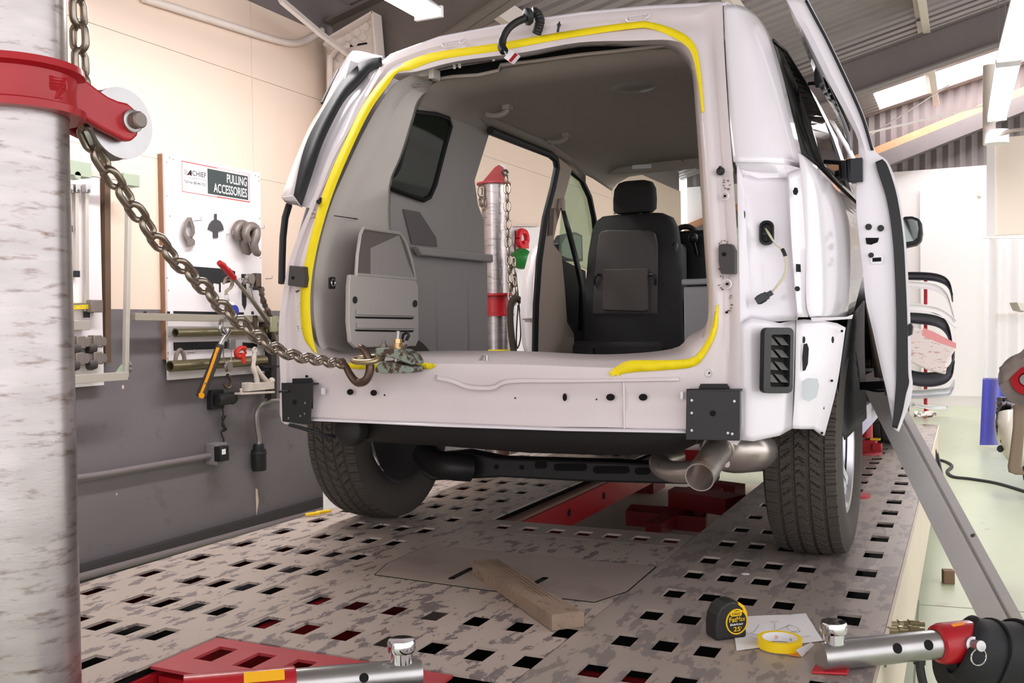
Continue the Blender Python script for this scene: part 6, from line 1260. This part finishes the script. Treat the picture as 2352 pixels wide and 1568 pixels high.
# round duct and post by the curtain
dc = thing('white_duct', 'round white extraction duct and post below the right-hand lamps', 'duct', AY(2296, 320, 11.0))
MB().cyl(AY(2288, 300, 11.0), AY(2288, 330, 11.0), .12, n=24).build('duct_neck', FIXT, dc, 30)
MB().tube(smoothp([AY(2286, 318, 10.9), AY(2310, 304, 10.9), AY(2350, 298, 10.9), AY(2420, 300, 10.9)], 16), .02, 8).build('duct_hoop', GREYM, dc)
MB().cyl(AY(2272, 330, 11.0), AY(2272, 150, 11.0), .06, n=12).build('post', PALE, dc)
pn_ = AY(2300, 540, 12.2); e2 = AY(2268, 320, 12.2)
struct(MB().box((e2.x+1.5, 12.2, (e2.z+pn_.z)/2), (3, .1, e2.z-pn_.z)).build('wall_right', mat('cream_booth_panel', (248, 232, 220), .5), None, smooth=0))
struct(MB().box((e2.x+.03, 12.18, e2.z/2), (.08, .1, e2.z)).build('trim_4', WHITEW, None, smooth=0))
# ratchet drum with webbing strap at the right edge
zd = 4.6; Q = lambda x, y, o=0: AD(x, y, zd+o)
dm = thing('strap_drum', 'grey strap drum with red hub at the right edge', 'drum', Q(2352, 870)); dn = (CAM-Q(2352, 870)); dn.z = 0; dn.normalize(); dn = (dn+V((-.35, 0, 0))).normalized()
MB().lathe([(0, -.03), (.06, -.03), (.09, -.01), (.125, .0), (.13, -.012), (.132, -.07), (0, -.07)], Q(2356, 872), dn, 36).build('drum', GREYM, dm, 30)
MB().lathe([(.03, -.018), (.035, -.005), (.07, -.003), (.074, -.02)], Q(2356, 872), dn, 30).build('hub', mat('bright_red_hub', (186, 20, 36), .4), dm, 30)
MB().lathe([(0, .004), (.026, .004), (.03, -.012)], Q(2356, 872), dn, 24).build('hub_cap', STEEL, dm, 30)
sg_ = MB(); rows = []
for x, y, w in ((2341, 930, 26), (2340, 980, 26), (2334, 1040, 28), (2330, 1070, 30), (2334, 1084, 34), (2350, 1090, 34)): rows.append([Q(x-w/2+w*k/4, y, .0) for k in range(5)])
MB().grid(rows).build('webbing_strap', mat('dusty_webbing', (138, 120, 104), .85, bump=.4, bscale=200), dm, 40, solid=.006)
rt3 = random.Random(9); rows = []
for i in range(6):
    rows.append([Q(2296+12*j+rt3.uniform(-2, 2), 838-9*j+(8+i*5)*.9+rt3.uniform(-3, 3)+3*i, -.12+.01*rt3.uniform(-1, 1)) for j in range(7)])
tag(MB().grid(rows).build('dusty_rag', mat('dusty_grey_rag', (128, 114, 110), .9, var=.2, vscale=20), None, 60, solid=.006), 'dusty grey rag draped over the drum at the right edge', 'rag')
# crumpled front corner of a car beyond the drum
zc_ = 6.6; K = lambda x, y, o=0: AD(x, y, zc_+o)
cr = thing('damaged_car', 'crumpled front corner of a light car at the right edge', 'car', K(2320, 1050))
MB().grid([smoothp([K(x, y, o) for x, y, o in l], 12) for l in ([(2288, 950, 0), (2300, 944, -.1), (2330, 940, -.15), (2400, 940, -.1)], [(2286, 975, 0), (2302, 985, -.16), (2330, 990, -.2), (2400, 990, -.15)], [(2289, 1005, .0), (2306, 1022, -.16), (2332, 1030, -.2), (2400, 1035, -.15)], [(2298, 1032, .05), (2316, 1056, -.1), (2340, 1068, -.15), (2400, 1072, -.1)])]).build('bumper', mat('pale_car_plastic', (214, 206, 196), .3), cr, 60, solid=.01)
rows = [[K(2288+j*12+rt3.uniform(-2, 2), 924+i*11+rt3.uniform(-2, 2), -.06+.05*rt3.uniform(-1, 1)) for j in range(6)] for i in range(8)]
MB().grid(rows).build('crushed_grille', mat('crushed_chrome', (110, 104, 108), .18, .9), cr, 12, solid=.004)
MB().prism([K(x, y, -.02) for x, y in [(2304, 914), (2318, 912), (2330, 918), (2345, 925), (2345, 945), (2308, 942)]], FW*.1).build('headlamp', mat('dark_headlamp', (30, 30, 36), .1), cr, smooth=0, bevel=.01)
for x, y in ((2304, 1012), (2296, 1030)): MB().lathe([(0, 0), (.02, .0), (.024, .01), (0, .012)], K(x, y, -.12), -FW, 14).build('fog_opening', BLACK, cr)
MB().prism([K(x, y, -.2) for x, y in [(2336, 694), (2360, 698), (2360, 716), (2344, 712)]], FW*.1).build('bonnet_edge', mat('pale_car_plastic', (214, 206, 196), .3), cr, smooth=0)
MB().prism([K(2346, 1060, .1), K(2500, 1075, .1), K(2500, 940, .1), K(2346, 930, .1)], FW*.1).build('body', mat('pale_car_plastic', (214, 206, 196), .3), cr, smooth=0, bevel=.02)
MB().lathe([(0, -.1), (.3, -.1), (.31, 0), (.3, .1), (0, .1)], K(2430, 1085, .4), RT, 32).build('wheel', RUBBER, cr)
# towel over the far deck corner
rows = [[AZ(2100+7*j, 945+3*i, DECK+.05+.02*rt3.uniform(-1, 1)+.02*math.sin(i+j)) for j in range(8)] for i in range(5)]
tag(MB().grid(rows).build('shop_towel', mat('off_white_towel', (226, 220, 214), .9), None, 60, solid=.008), 'crumpled off-white towel on the far end of the deck', 'towel')
# tool wall beyond the side door
XD = XW+.04; Dd = lambda x, y, o=0: AX(x, y, XD+o)
tbd = thing('chain_board', 'white tool board with hooks beyond the farther tower', 'board', Dd(1205, 700)); 
MB().prism([Dd(x, y) for x, y in [(1172, 520), (1262, 522), (1262, 815), (1172, 830)]], (-.02, 0, 0)).build('panel', BW, tbd, smooth=0)
o = MB()
for i in range(7): p = Dd(1178+7*i, 521, .0); o.tube([p, p+V((.06, 0, 0)), p+V((.06, 0, .03))], .005, 6)
o.build('hook_row', STEEL, tbd)
tag(MB().tube(smoothp([Dd(x, y, .06) for x, y in [(1190, 548), (1194, 532), (1206, 534), (1210, 552), (1200, 566), (1192, 560), (1190, 548)]], 24), .03, 8).box(Dd(1205, 562, .06), (.05, .09, .07)).build('red_beam_clamp', mat('bright_red_clamp', (206, 24, 40), .4), None), 'bright red clamp hanging beyond the farther tower', 'clamp')
tag(MB().sphere(Dd(1198, 594, .1), .1, 14).build('green_ball', mat('green_cap', (30, 120, 50), .4), None), 'round green cap beyond the farther tower chain', 'cap')
tag(MB().tube(smoothp([Dd(x, y, .05) for x, y in [(1184, 530), (1183, 580), (1186, 640), (1192, 700), (1196, 770), (1188, 800), (1186, 770), (1190, 700)]], 40), .007, 6).build('hanging_cable', BLACK, None), 'thin black cable hanging on the board beyond the tower', 'cable')
